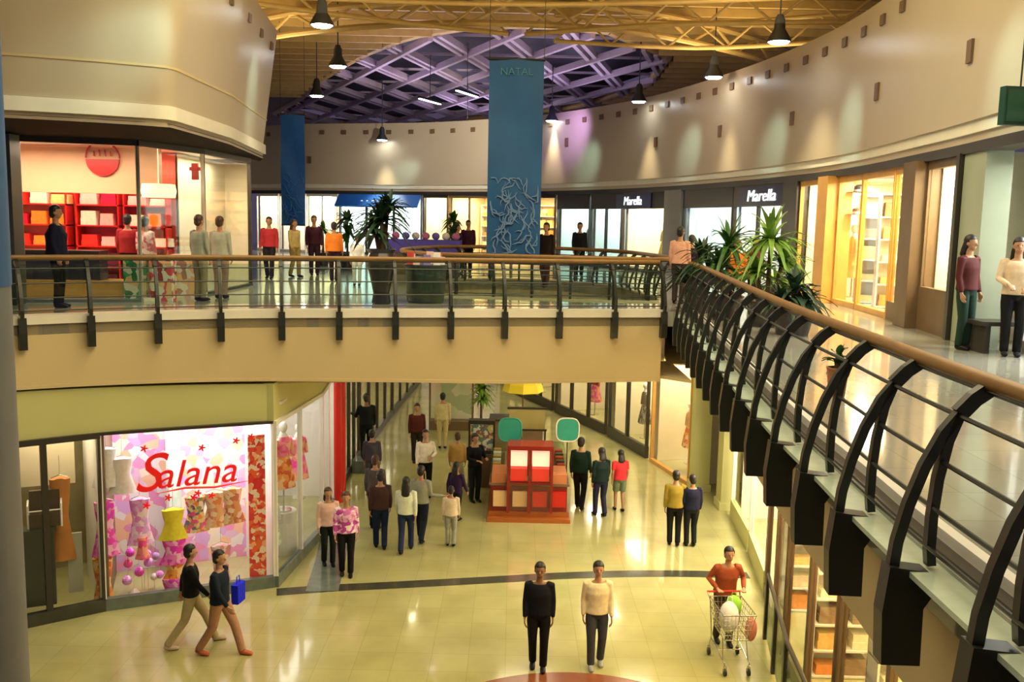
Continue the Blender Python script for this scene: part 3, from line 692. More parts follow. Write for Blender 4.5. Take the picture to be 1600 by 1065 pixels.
tdir = (pc-pb).normalized(); nin = Vector((-tdir.y, tdir.x)); ang = math.atan2(tdir.y, tdir.x)
def win(px, py, off):
    p0 = Vector((pb.x, pb.y, 0))+Vector((nin.x, nin.y, 0))*off; return on_plane(px, py, p0, Vector((nin.x, nin.y, 0)))
# script lettering on the glass
p1 = win(290, 765, -.06)
sg = thing('window_lettering', 'large red script lettering across the bright shop window', 'lettering', (p1.x, p1.y, p1.z), ang)
put_text('S', 1.0, .02, M['redletter'], (-.66, 0, .04), 0, sg, shear=.35)
put_text('alana', .70, .02, M['redletter'], (.20, 0, .08), 0, sg, shear=.25)
MB().tube([(-.5, 0, -.02), (0, 0, .04), (.5, 0, 0), (1.1, 0, .06)], [(.005, .005), (.02, .02), (.02, .02), (.005, .005)], 6).build('underline', M['redletter'], sg)
for i in range(9):
    q_ = Vector((random.uniform(-1.0, 1.2), 0, random.choice((-.15, .8))+random.uniform(-.1, .1)))
    MB().prism([(.05*math.cos(a)*(1+.5*math.cos(5*a)), .05*math.sin(a)*(1+.5*math.cos(5*a))) for a in [2*PI*k/20 for k in range(20)]], .01, q_, Vector((1, 0, 0)), Vector((0, 0, 1)), Vector((0, 1, 0))).build('flower_decal', M['redletter'], sg)
# red patterned strip at the right of the window
p1 = win(402, 810, .12)
o = MB().box(-.155, .155, -.02, .02, -1.28, 1.62).build('patterned_panel', pattern('red_floral_print', [(.75, .03, .02), (.85, .12, .03), (.7, .02, .03), (.95, .45, .25), (.8, .05, .02), (.9, .75, .6)], 14)); o.location = p1; o.rotation_euler = (0, 0, ang); tag(o, 'tall red patterned panel at the right edge of the shop window', 'panel')
mag = pattern('magenta_print', [(.85, .03, .55), (.9, .2, .7), (.75, .02, .6), (.95, .5, .8)], 12); vio = pattern('lilac_print', [(.75, .4, .9), (.9, .55, .95), (.8, .25, .75), (.95, .8, .95)], 12)
org = pattern('orange_print', [(.85, .22, .02), (.9, .35, .05), (.7, .12, .02), (.95, .6, .3)], 12); yel = paint((.9, .75, .05)); mix = pattern('multicolour_print', [(.9, .3, .05), (.9, .7, .4), (.2, .15, .3), (.9, .1, .4), (.95, .85, .7), (.3, .35, .1), (.8, .55, .3)], 16)
pnk = pattern('hot_pink_print', [(.9, .08, .3), (.95, .25, .35), (.9, .03, .35), (.9, .4, .2)], 12)
def hang_px(label, px, y0, y1, m, w, off, group=None):
    a = win(px, y0, off); b = win(px, y1, off); return hung(label, (a.x, a.y), ang, m, max(.2, a.z-b.z), w, b.z, group)
hang_px('long burnt orange dress hanging lowest at the left of the shop window', 160, 870, 958, org, .34, .35)
hang_px('magenta top hanging above the orange dress', 163, 782, 868, mag, .36, .3)
hang_px('lilac dress hanging left of the middle of the shop window', 218, 778, 850, vio, .36, .35)
hang_px('small pink scarf hanging under the lilac dress', 222, 838, 872, pnk, .2, .3)
hang_px('yellow top hanging above the magenta tiers', 270, 795, 842, yel, .40, .3)
hang_px('magenta tunic hanging below the yellow top', 272, 842, 880, mag, .42, .3)
hang_px('orange tunic hanging between two magenta ones', 273, 876, 903, org, .34, .32)
hang_px('magenta skirt hanging lowest in the middle of the shop window', 272, 902, 944, mag, .42, .3)
for i, (px, y0, y1, m_, lb_) in enumerate(((305, 775, 830, mix, 'many coloured blouse hanging behind the window, right of the yellow top'), (335, 768, 822, pattern('peach_print', [(.9, .5, .25), (.95, .75, .5), (.8, .3, .1)], 14), 'peach coloured blouse hanging in the upper right of the window'), (362, 762, 816, pattern('tan_print', [(.75, .4, .15), (.95, .8, .6), (.6, .2, .1)], 14), 'tan printed blouse hanging next to the red patterned panel'), (345, 850, 935, pattern('rose_print', [(.9, .6, .7), (.95, .85, .85), (.8, .3, .4)], 12), 'rose print dress hanging low near the red patterned panel'), (190, 715, 770, paint((.86, .84, .8)), 'white blouse hanging left of the script lettering'), (165, 700, 760, paint((.8, .84, .8)), 'pale blouse hanging in the top left corner of the window'))):
    hang_px(lb_, px, y0, y1, m_, .38, .4)
rr = random.Random(3)
for i in range(16):
    px, py = rr.uniform(182, 252), rr.uniform(860, 945); p1 = win(px, py, .5+rr.random()*.3)
    o = MB().ball((0, 0, 0), (.06+rr.random()*.05,)*3, 10, 7).tube([(0, 0, .05), (0, 0, .6)], .003, 4).build('paper_ball', [vio, mag, pnk, M['white'], paint((.5, .35, .7))][i % 5]); o.location = p1; tag(o, 'small coloured paper ball hanging low in the shop window', 'decoration', 'paper balls in the shop window')
# entrance unit contents
dd = (pb-pa).normalized(); nn = Vector((-dd.y, dd.x))
def ent(px, py, off):
    p0 = Vector((pa.x, pa.y, 0))+Vector((nn.x, nn.y, 0))*off; return on_plane(px, py, p0, Vector((nn.x, nn.y, 0)))
p1 = ent(64, 975, .35); o = MB().box(-.27, .27, -.12, .12, .23, 1.55).box(-.3, .3, -.15, .15, 1.55, 1.60).build('dark_cabinet', mat('green_black_cabinet', (.02, .03, .028), .25)); o.location = (p1.x, p1.y, 0); o.rotation_euler = (0, 0, ang); tag(o, 'dark green black cabinet inside the lower left entrance', 'cabinet')
MB().box(-.3, .3, -.14, .14, 1.6, 1.63)
p1 = ent(70, 800, .4); r_ = thing('armchair', 'small dark seat with pale frame on the dark cabinet', 'seat', (p1.x, p1.y, 1.6), ang)
MB().box(-.24, .24, -.12, .1, .02, .25).build('seat', mat('brown_leather', (.05, .025, .015), .4), r_); MB().box(-.24, .24, .06, .14, .25, .62).build('backrest', MATS['brown_leather'], r_)
MB().tube([(-.26, -.1, .0), (-.26, -.1, .4), (-.26, .1, .45)], .018, 6).tube([(.26, -.1, .0), (.26, -.1, .4), (.26, .1, .45)], .018, 6).tube([(-.26, -.1, .3), (.26, -.1, .3)], .012, 6).build('frame', M['white'], r_, True)
p1 = ent(102, 960, .5); hung('long orange brown coat hanging inside the lower left entrance', (p1.x, p1.y), ang, mat('rust_cloth', (.50, .18, .03), .7, noise=.3), 1.5, .34, .9)
p1 = ent(70, 725, 1.6); o = MB().box(-.7, .5, 0, .03, -.4, .45).build('wall_board', mat('beige_ribbed_board', (.68, .60, .42), .6)); o.location = p1; o.rotation_euler = (0, 0, ang); tag(o, 'large beige board on the wall inside the lower left entrance', 'board')
p1 = ent(120, 930, .5); o = MB().box(-.12, .12, 0, .04, 0.0, 1.1).build('mirror_panel', mat('pale_grey_panel', (.5, .52, .42), .3)); o.location = (p1.x, p1.y, .25); o.rotation_euler = (0, 0, ang); tag(o, 'narrow pale panel beside the orange brown coat', 'panel')

# ---------------------------------------------------------------- ground floor, left side shops
s0, s1, s2 = V2(SIDE[0]), V2(SIDE[1]), V2(SIDE[2])
shopfront('side window of the script lettering shop with a pink dressed figure', s0, s1, 0, 3.24, mull=2, base=.22, head=.08, m='white', post=.06, basem='grey_stone')
shopfront('narrow side window just before the red column', s1, s1.lerp(s2, .68), 0, 3.24, mull=2, base=.22, head=.08, m='white', post=.06, basem='grey_stone')
struct(MB().wall([(-6.6, 17.5), (-6.5, 23.0)], .003, 3.5, .05).build('wall_shop', pattern('mint_white_wall', [(.8, .86, .8), (.7, .85, .78), (.88, .88, .84), (.6, .8, .7)], 4)))
struct(MB().box(-6.5, -4.5, 22.9, 23.0, .003, 3.5).build('wall_shop', M['white'])); struct(MB().box(-6.6, -4.35, 17.3, 23, 3.5, 3.55).build('ceiling_shop', M['white']))
area((-5.4, 19.8, 3.44), (0, 0, 0), 1.2, 4.5, 110, (1, .95, .85))
dressed_stand('mannequin in hot pink top and orange skirt in the side window', (-4.74, 18.95), R_(60), org, pnk, 1.9, .9)
o = MB().lathe([(.28, 0), (.28, .9), (.0, .9)], seg=24).build('round_plinth', M['white']); o.location = (-4.76, 18.95, 0); tag(o, 'white round plinth under the pink dressed mannequin', 'plinth')
dressed_stand('mannequin in pale green print low in the side window', (-4.74, 17.95), R_(60), pattern('mint_print', [(.7, .85, .75), (.85, .9, .85), (.4, .65, .5)], 14), paint((.8, .86, .82)), 1.5, .1)
dressed_stand('mannequin in pink dress nearest the red column', (-4.85, 20.8), R_(60), pnk, pnk, 1.75, .6)
o = MB().tube([(0, 0, 0), (0, 0, 3.3)], .20, 24).build('red_column', M['red']); o.name = 'column'; o.location = (-4.28, 22.55, 0); tag(o, 'glossy red round column at the end of the left side windows', 'column')
# shops further along the left side
for i in range(2, 5):
    a, b = V2(SIDE[i]), V2(SIDE[i+1]); a = a+(b-a).normalized()*.1
    shopfront(['lower left passage shopfront with dark posts behind the black statue', 'lower left passage shopfront hidden half by the beam', 'farthest shopfront on the left of the lower passage'][i-2], a, b, 0, 3.3, mull=4, base=.2, head=.1, post=.12, m='dark')
    struct(MB().wall([(a.x-2.4, a.y), (b.x-2.4, b.y)], .003, 3.5, .05).build('wall_shop', M['warmwhite']))
    area((a.x-1.2, (a.y+b.y)/2, 3.5), (0, 0, 0), 1.4, 3.6, 70, (1, .9, .62))
struct(MB().box(-7.2, -4.35, 23.2, 41, 3.6, 3.65).build('ceiling_shop', M['white']))
# back of the lower passage
a, b = Vector((-4.0, 40.6)), Vector((-.6, 40.6))
shopfront('bright shopfront closing the far end of the lower passage', a, b, 0, 3.3, mull=4, base=.1, head=.1, m='brown')
struct(MB().box(-4.2, -.5, 42.6, 42.7, .003, 3.6).build('wall_shop', pattern('far_goods_wall', [(.75, .7, .5), (.6, .62, .35), (.8, .6, .5), (.65, .6, .75), (.85, .8, .6)], 3))); area((-2.3, 41.6, 3.4), (0, 0, 0), 3, 1.2, 80, (1, .92, .75))
struct(MB().box(-4.2, -.5, 40.6, 42.7, 3.6, 3.65).build('ceiling_shop', M['white']))
struct(MB().box(-8, 8, 42.9, 43, .003, 3.9).build('wall_back', M['plaster']))

# ---------------------------------------------------------------- ground floor, right wall
wr = resample(WR, count=90)
def at_y(path, Y):
    for i in range(len(path)-1):
        a, b = path[i], path[i+1]
        if (a[1]-Y)*(b[1]-Y) <= 0 and a[1] != b[1]: return Vector(a).lerp(Vector(b), (Y-a[1])/(b[1]-a[1]))
    return Vector(path[-1])
UN = [(38.8, 34.4, 4, 'dark framed shopfront at the far right of the lower passage', (1, .86, .55), .35), (34.2, 30.6, 3, 'dark framed shopfront with pale displays behind the kiosk', (1, .88, .6), .35), (30.4, 27.5, 2, 'dark framed shopfront with a striped mannequin right of the kiosk', (1, .88, .6), .35),
      (27.2, 24.6, 1, 'wide clear shop window with orange goods right of the dark posts', (1, .82, .55), .1)]
gold = [paint((.85, .55, .2)), paint((.8, .3, .08)), paint((.9, .8, .6)), paint((.5, .4, .2)), paint((.9, .7, .5)), paint((.3, .2, .12))]
for i, (y1, y0, k, lb_, col, bs) in enumerate(UN):
    a, b = at_y(wr, y1), at_y(wr, y0); shopfront(lb_, a, b, 0, 3.6, mull=k, base=bs, head=.15, m='dark' if i < 3 else 'wood2', post=.14)
    n, t = shop_box(a, b, .003, 3.65, 2.2, M['warmwhite'], 150, col); mid = (a+b)/2+n*1.3
    dressed_stand(['mannequin in dark coat in the farthest right window of the lower passage', 'mannequin in red print in the shopfront behind the kiosk', 'mannequin in dark striped dress in the window with dark posts', 'mannequin in orange print in the wide clear shop window'][i], (a+(b-a)*.5+n*.6), math.atan2(-n.x, n.y)+PI*.0, [paint((.05, .05, .06)), pnk, pattern('dark_stripe', [(.06, .05, .04), (.4, .36, .3)], 9, stretch=(6, 6, .2)), org][i], [paint((.05, .05, .06)), paint((.6, .1, .1)), paint((.2, .16, .12)), paint((.8, .45, .2))][i], 1.8, .25)
    q_ = a+(b-a)*.5+n*1.8; shelf_unit(['shelf of goods in the farthest right window of the lower passage', 'shelf of goods in the shopfront behind the kiosk', 'shelf of goods behind the dark striped mannequin', 'shelf of orange goods in the wide clear window'][i], (q_.x, q_.y, .01), math.atan2(n.y, n.x)-PI/2, 2.0, 2.6, 5, gold, 'white', glabel='small stack of goods on a shelf in the lower passage shops', ggroup='goods in the lower passage shops')
# piers
for i, (Y, w_) in enumerate(((24.3, .5), (22.7, .55))):
    p = at_y(wr, Y); o = struct(MB().box(-.2, .25, -w_/2, w_/2, .003, 3.95).box(-.24, .29, -w_/2-.04, w_/2+.04, .003, .2).build('wall_pier', M['plaster_g'])); o.location = (p.x+.1, p.y, 0)
NU = [(21.9, 19.6, 1, 'tall bright shop window right of the pale pier', (1, .88, .68)), (19.5, 17.2, 1, 'bright shop window behind the man with the cart', (1, .85, .65)), (17.1, 14.6, 2, 'brown framed shop window under the right walkway', (1, .82, .5)), (14.5, 11.6, 2, 'brown framed shop window with orange lit shelves under the right walkway', (1, .68, .32)), (11.5, 8.2, 2, 'gold lit shop window nearest the camera under the right walkway', (1, .74, .3))]
for i, (y1, y0, k, lb_, col) in enumerate(NU):
    a, b = at_y(wr, y1), at_y(wr, y0); shopfront(lb_, a, b, 0, 4.1, mull=k, base=.5 if i < 2 else .25, head=.1, m='brown' if i > 1 else 'white', post=.12 if i > 1 else .06, basem='leafbase' if i < 2 else 'brown') if False else shopfront(lb_, a, b, 0, 4.1, mull=k, base=.45 if i < 2 else .25, head=.1, m='brown' if i > 1 else 'white', post=.12 if i > 1 else .06, basem='plaster_g' if i < 2 else 'brown')
    n, t = shop_box(a, b, .003, 4.15, 2.3, mat('pink_cream_wall', (.90, .76, .62), .6) if i < 2 else M['warmwhite'], 520 if i < 2 else 240, col, sides=(i in (0, 2), i in (1, 4)))
    if i >= 2:
        q_ = a+(b-a).normalized()*.6+n*1.05; shelf_unit(['white shelves in the brown framed window under the walkway', 'white shelves with orange goods under the walkway', 'shelves in the nearest gold lit window'][i-2], (q_.x, q_.y, .01), 0, 1.6, 3.0, 7, gold, 'white', glabel='small pile of goods on the shelves under the right walkway', ggroup='goods under the right walkway')
struct(MB().wall([tuple(p) for p in wr if p[1] < 22.2], 4.12, 5.0, .2).build('wall_right', M['plaster']))
struct(MB().wall([tuple(p) for p in wr if p[1] > 22.0], 3.6, 3.96, .2).build('wall_right', M['plaster']))
# ground floor glass guard near the right edge
gd = thing('glass_barrier', 'low glass barrier with dark frame beside the right hand shops', 'barrier', (0, 0, 0))
gp = [(4.45, 15.2), (4.02, 12.6), (3.8, 10.2)]
MB().tube([(*p, 1.15) for p in gp], .035, 8).build('top_rail', M['dark'], gd); MB().wall(gp, .12, 1.1, .012).build('pane', M['glass_g'], gd)
for p in resample(gp, count=5, smooth=False): MB().box(-.03, .03, -.03, .03, 0, 1.14).build('post', M['dark'], gd).location = (*p, 0)

# ---------------------------------------------------------------- upper floor shops along the curved bulkhead
fl = outw(fcs, .22); fl = [tuple(p) for p in fl]
ZH = ZF-.14
units = [  # px0, px1, label, frame, mullions, power, colour, back
 (402, 436, 'white lit shopfront just right of the red shop', 'white', 1, 130, (1, .93, .75), 'warmwhite'),
 (438, 478, 'shopfront hidden behind the narrow blue banner', 'white', 1, 130, (1, .9, .8), 'white'),
 (480, 528, 'pale lit shopfront right of the narrow blue banner', 'white', 2, 230, (1, .9, .62), 'warmwhite'),
 (531, 659, 'white shopfront under the blue canopy', 'dark', 3, 520, (.92, 1, 1), 'cool'),
 (662, 700, 'cream shopfront right of the blue canopy', 'dark', 1, 190, (1, .85, .55), 'warmwhite'),
 (702, 766, 'orange lit shopfront left of the large blue banner', 'brown', 2, 260, (1, .68, .3), 'warmwhite'),
 (768, 868, 'gold lit shopfront behind the large blue banner', 'dark', 3, 300, (1, .7, .35), 'warmwhite'),
 (871, 922, 'pale green glass shopfront with dark figure in front', 'dark', 1, 150, (.8, 1, .95), 'cool'),
 (924, 972, 'grey green shopfront left of the lit display', 'dark', 2, 140, (.8, 1, .95), 'cool'),
 (974, 1040, 'bright shopfront under the left navy sign', 'dark', 1, 330, (1, .93, .72), 'warmwhite'),
 (1068, 1145, 'green grey shopfront behind the tall plants', 'dark', 1, 130, (.85, 1, .9), 'cool'),
 (1147, 1226, 'shopfront under the right navy sign', 'dark', 2, 170, (1, .98, .85), 'cool'),
 (1250, 1292, 'gold lit window with flowers at its foot', 'wood2', 1, 170, (1, .84, .5), 'warmwhite'),
 (1310, 1346, 'tall bright shop window with hats between gold posts', 'wood2', 1, 190, (1, .95, .75), 'warmwhite'),
 (1347, 1396, 'open gold lit shop entrance with stacked shelves', 'wood2', 1, 220, (1, .70, .28), 'warmwhite'),
 (1398, 1426, 'narrow gold window with lamps beside the brown column', 'wood2', 1, 100, (1, .78, .42), 'warmwhite'),
 (1448, 1500, 'large cream lit window above a dark base', 'brown', 1, 230, (1, .88, .60), 'warmwhite'),
 (1542, 1640, 'tall white lit glass shopfront at the right edge', 'white', 2, 400, (.95, 1, .97), 'white'),
 (1642, 1760, 'white glass shopfront beyond the right edge', 'white', 2, 300, (.95, 1, .97), 'white')]
seen = {}
for ui, (x0, x1, lb_, fm, k, pw, col, bk) in enumerate(units):
    a, b = path_at(fl, x0), path_at(fl, x1)
    if x0 > 1540: a, b = a+Vector((.75, .1)), b+Vector((.75, .1))
    bs = .75 if x0 == 1448 else (.35 if x0 in (1398,) else .12)
    hd_ = .15
    if 868 < x0 < 1230: hd_ = .62
    shopfront(lb_, a, b, UP, ZH, mull=k, base=bs, head=hd_, m=fm, post=.10 if fm == 'dark' else .07, basem='brown' if x0 > 1390 else None, headm='dark' if hd_ > .2 else None)
    n, t = shop_box(a, b, UP+.003, ZH, 2.6, M[bk], pw*(1.5 if 1240 < x0 < 1500 else .8), col, sides=(x0 not in (1310, 1347, 1398), x0 not in (1250, 1310, 1347)))
    seen[x0] = (a, b, n, t)
    if x0 in (480, 662, 702, 768, 974, 1347, 1398, 1147):
        q_ = (a+b)/2+n*2.1; L_ = (b-a).length; sa_ = math.atan2(n.y, n.x)-PI/2; sw_ = min(L_*.8, 2.2)
        if x0 >= 1250: pr_ = path_at(fl, {1347: 1378, 1398: 1412}[x0]); q_ = pr_*(1+.95/n.dot(pr_)); sa_ = R_(-12); sw_ = 1.0
        names = {480: 'shelf of goods in the pale shop by the narrow banner', 662: 'shelf of goods in the cream shop', 702: 'shelf of goods in the orange lit shop', 768: 'shelf of goods behind the large blue banner', 974: 'shelf of goods under the left navy sign', 1347: 'tall shelf of gold goods in the open entrance', 1398: 'shelf of goods in the narrow gold window', 1147: 'shelf of goods under the right navy sign'}
        shelf_unit(names[x0], (q_.x, q_.y, UP+.01), sa_, sw_, 2.5, 5, gold, 'white', glabel='small pile of goods on a shelf in the upper floor shops', ggroup='goods in the upper floor shops')
    if x0 in (531, 871, 1310, 1448, 1542, 974):
        q_ = a+(b-a)*.62+n*.7
        if x0 >= 1250: pr_ = path_at(fl, {1310: 1336, 1448: 1474, 1542: 1560}[x0]); q_ = pr_*(1+.5/n.dot(pr_))+(Vector((.75, .1)) if x0 == 1542 else Vector((0, 0)))
        names = {531: 'mannequin in white under the blue canopy', 871: 'mannequin in grey in the pale green shopfront', 1310: 'mannequin with tan flower dress in the tall bright window', 1448: 'mannequin in cream dress in the large cream window', 1542: 'mannequin in pale green in the white lit shopfront', 974: 'mannequin in yellow under the left navy sign'}
        cc = {531: (.8, .8, .82), 871: (.3, .32, .32), 1310: (.75, .45, .12), 1448: (.9, .75, .5), 1542: (.65, .72, .6), 974: (.85, .6, .12)}[x0]
        dressed_stand(names[x0], q_, math.atan2(n.y, n.x)-PI/2, paint(cc), paint(tuple(min(1, c*1.1+.05) for c in cc)), 1.7, UP+.13)
# hats hanging in the tall bright window
pr_ = path_at(fl, 1340); n_ = seen[1310][2]; q_ = pr_*(1+.45/n_.dot(pr_))
for k, (dz, m_, lb_) in enumerate(((2.55, M['dark'], 'black wide brimmed hat hanging highest in the tall bright window'), (2.05, M['brown'], 'brown wide brimmed hat hanging below the black one'))):
    h_ = thing('hat', lb_, 'hat', (q_.x, q_.y, UP+dz)); MB().lathe([(.30, 0), (.30, .012), (.15, .03), (.14, .14), (.08, .18), (0, .19)], seg=24).build('brim_and_crown', m_, h_, True); MB().lathe([(.153, .035), (.153, .07), (.148, .07), (.148, .035)], seg=24).build('hat_band', M['white'], h_, True); MB().tube([(0, 0, .18), (0, 0, 2.9-dz)], .004, 5).build('wire', M['chrome'], h_)
# wall pieces between
def pier(x0, x1, m, z1=ZH, proud=.12, name='wall_pier'):
    a, b = path_at(fl, x0), path_at(fl, x1); n = inward(a, b)
    w = MB(); vs = [(p.x, p.y, z) for z in (UP+.003, z1) for p in (a-n*proud, b-n*proud, b+n*.3, a+n*.3)]
    w.add(vs, [(0, 3, 2, 1), (4, 5, 6, 7), (0, 1, 5, 4), (1, 2, 6, 5), (2, 3, 7, 6), (3, 0, 4, 7)]); return struct(w.build(name, m))
pier(1041, 1067, mat('grey_pier_cladding', (.22, .22, .22), .5)); pier(1227, 1249, M['dark']); pier(1293, 1309, M['wood2'], proud=.3); pier(1427, 1447, M['brown'], proud=.25)
pier(1501, 1506, M['dark'], proud=.15); pier(1507, 1541, mat('pale_green_cladding', (.34, .38, .27), .35), proud=.08)
# signs on the dark headers
for i, (px, x0, lb_) in enumerate(((993, 974, 'navy sign with small white lit name, left one of two'), (1195, 1147, 'navy sign with small white lit name, right one of two'))):
    a, b, n, t = seen[x0]
    p = path_at(fl, px); ang_ = math.atan2(t.y, t.x)
    if t.x < 0: ang_ += PI
    wdt = 2.6 if i == 0 else 3.0
    s = thing('shop_sign', lb_, 'sign', (p.x-n.x*.12, p.y-n.y*.12, ZH-.33), ang_)
    MB().box(-wdt/2, wdt/2, -.03, .03, -.27, .27).build('panel', M['navy'], s)
    o = put_text('Marella', .46, .015, M['letter'], (0, -.05, -.15), 0, s, shear=.15); o.scale = (1.0 if i == 0 else 1.35, 1, 1)
a, b, n, t = seen[531]; ang_ = math.atan2((b-a).y, (b-a).x)
s = thing('shop_canopy', 'blue canopy with white marks over the white shopfront', 'canopy', (a.x-n.x*.1, a.y-n.y*.1, ZH-.62), ang_)
L_ = (b-a).length; bl = mat('blue_canopy_cloth', (.01, .12, .50), .5)
MB().add([(0, 0, .6), (L_, 0, .6), (L_, -.5, .05), (0, -.5, .05), (0, 0, .5), (L_, 0, .5), (L_, -.45, -.02), (0, -.45, -.02)], [(0, 1, 2, 3), (7, 6, 5, 4), (0, 4, 5, 1), (1, 5, 6, 2), (2, 6, 7, 3), (3, 7, 4, 0)]).build('awning', bl, s)
rr = random.Random(5)
for i in range(7): put_text(rr.choice('oesnac'), .34, .008, M['letter'], (L_*(.32+.065*i), -.30, .16), 0, s)

# ---------------------------------------------------------------- roof
cx, cy, rx_, ry_ = -1.7, 47, 9.4, 19.5
hull = [G(x, y, 13.5).to_2d() for x, y in ((950, 45), (1045, 85), (1012, 130), (900, 165), (620, 200), (440, 203), (470, 152), (500, 122), (560, 85), (640, 52), (740, 37), (850, 33))]
hull[4].y = min(hull[4].y, 66); hull[5] = Vector((-15.5, 60))
ell = resample([tuple(p) for p in hull]+[tuple(hull[0])], count=49, smooth=False)[:-1]
poly_slab('ceiling', [(-30, -6), (26, -6), (26, 72), (-30, 72)], [ell], 13.6, .12, M['deck'])
hc = sum((Vector(p) for p in ell), Vector((0, 0)))/48; el2 = [tuple(hc+(Vector(p)-hc)*1.05) for p in ell]
struct(MB().add([(*p, 14.1) for p in el2]+[(*p, 14.16) for p in el2], [tuple(range(47, -1, -1)), tuple(range(48, 96))]+[(i, (i+1) % 48, 48+(i+1) % 48, 48+i) for i in range(48)]).build('ceiling_glass', M['sky']))
struct(MB().tube([(*p, 13.45) for p in ell+[ell[0]]], .16, 8, caps=False).build('trim_14', M['ochre']))
def clip(p, d):
    # line p + s d with the ellipse
    ts = []
    for i in range(48):
        a, b = Vector(ell[i]), Vector(ell[(i+1) % 48]); e = b-a; den = d.x*e.y-d.y*e.x
        if abs(den) < 1e-9: continue
        s_ = ((a.x-p.x)*e.y-(a.y-p.y)*e.x)/den; u = ((a.x-p.x)*d.y-(a.y-p.y)*d.x)/den
        if 0 <= u < 1: ts.append(s_)
    return (min(ts), max(ts)) if len(ts) > 1 else None
    A_ = (d.x/rx_)**2+(d.y/ry_)**2; B_ = 2*((p.x-cx)*d.x/rx_**2+(p.y-cy)*d.y/ry_**2); C_ = ((p.x-cx)/rx_)**2+((p.y-cy)/ry_)**2-1; D_ = B_*B_-4*A_*C_
    if D_ <= 0: return None
    return (-B_-math.sqrt(D_))/(2*A_), (-B_+math.sqrt(D_))/(2*A_)
for fam, (deg, zz) in enumerate(((14, 13.1), (-24, 13.0))):
    d = Vector((math.sin(R_(deg)), math.cos(R_(deg)))); nrm = Vector((d.y, -d.x))
    for k in range(-9, 10):
        for dv in ((-.17, .17) if fam == 0 else (0,)):
            p = Vector((cx, cy))+nrm*(k*2.3+dv); s_ = clip(p, d)
            if not s_ or s_[1]-s_[0] < 2: continue
            a, b = p+d*s_[0], p+d*s_[1]; hh = .10; L_ = (b-a).length
            o = MB().box(0, L_, -.08, .08, -.12, .12).build('ceiling_beam', M['lav']); o.location = (a.x, a.y, zz+.25); o.rotation_euler = (0, 0, math.atan2(d.y, d.x)); struct(o)
# cross purlins of the skylight
for k in range(-4, 5):
    p = Vector((cx, cy+k*4.0)); s_ = clip(p, Vector((1, 0)))
    if s_: o = MB().box(cx+s_[0], cx+s_[1], -.03, .03, -.05, .05).build('ceiling_purlin', M['lav']); o.location = (0, p.y, 13.75); struct(o)
# deck joists
for k in range(30):
    Y = 12+k*1.3
    hw_ = 0
    s_ = clip(Vector((0, Y)), Vector((1, 0))); xl = xr = cx
    if s_: xl, xr = s_; hw_ = 1
    for (x0, x1) in ((-18, xl-.2), (xr+.2, 16)):
        if hw_ == 0 and x0 > -10: continue
        o = MB().box(x0, x1 if hw_ else 16, -.05, .05, -.12, .12).build('ceiling_joist', M['ochre']); o.location = (0, Y, 13.36); struct(o)
        if hw_ == 0: break
# trusses
def truss(label, pts, zb, zt, r=.07, m='ochre', seg=18):
    root = thing('roof_truss', label, 'roof truss', (0, 0, 0)); P = resample(pts, count=seg+1)
    MB().tube([(*p, zb) for p in P], r, 8).build('bottom_chord', M[m], root, True); MB().tube([(*p, zt) for p in P], r, 8).build('top_chord', M[m], root, True)
    for i in range(seg):
        z0, z1 = (zb, zt) if i % 2 == 0 else (zt, zb); MB().tube([(*P[i], z0), (*P[i+1], z1)], r*.55, 6).build('brace', M[m], root, True)
truss('ochre tube truss crossing the hall highest and nearest', [(-11, 20.5), (-4, 22.0), (2, 22.4), (10, 20.8)], 12.55, 13.2)
truss('ochre tube truss curving just in front of the skylight', [(-11, 33), (-7, 29), (-2, 26.9), (3, 27.4), (7, 30.5), (10, 34)], 12.5, 13.1, .09, seg=22)
truss('ochre tube truss running diagonally to the left above the lamps', [(-10, 22), (-5, 25), (-.3, 27.2)], 12.3, 13.0, seg=12)
truss('ochre tube truss running diagonally to the right above the lamps', [(.2, 27.2), (4, 25.5), (10, 24.5)], 12.3, 13.0, seg=12)
truss('long ochre truss reaching down to the right bulkhead', [(1, 27.0), (5.2, 27.6), (9, 26.0)], 12.1, 12.8, .06, seg=10)
truss('ochre tube truss between the two nearest crossing ones', [(-10, 24.2), (0, 24.9), (9, 23.0)], 12.6, 13.25, .06, seg=16)

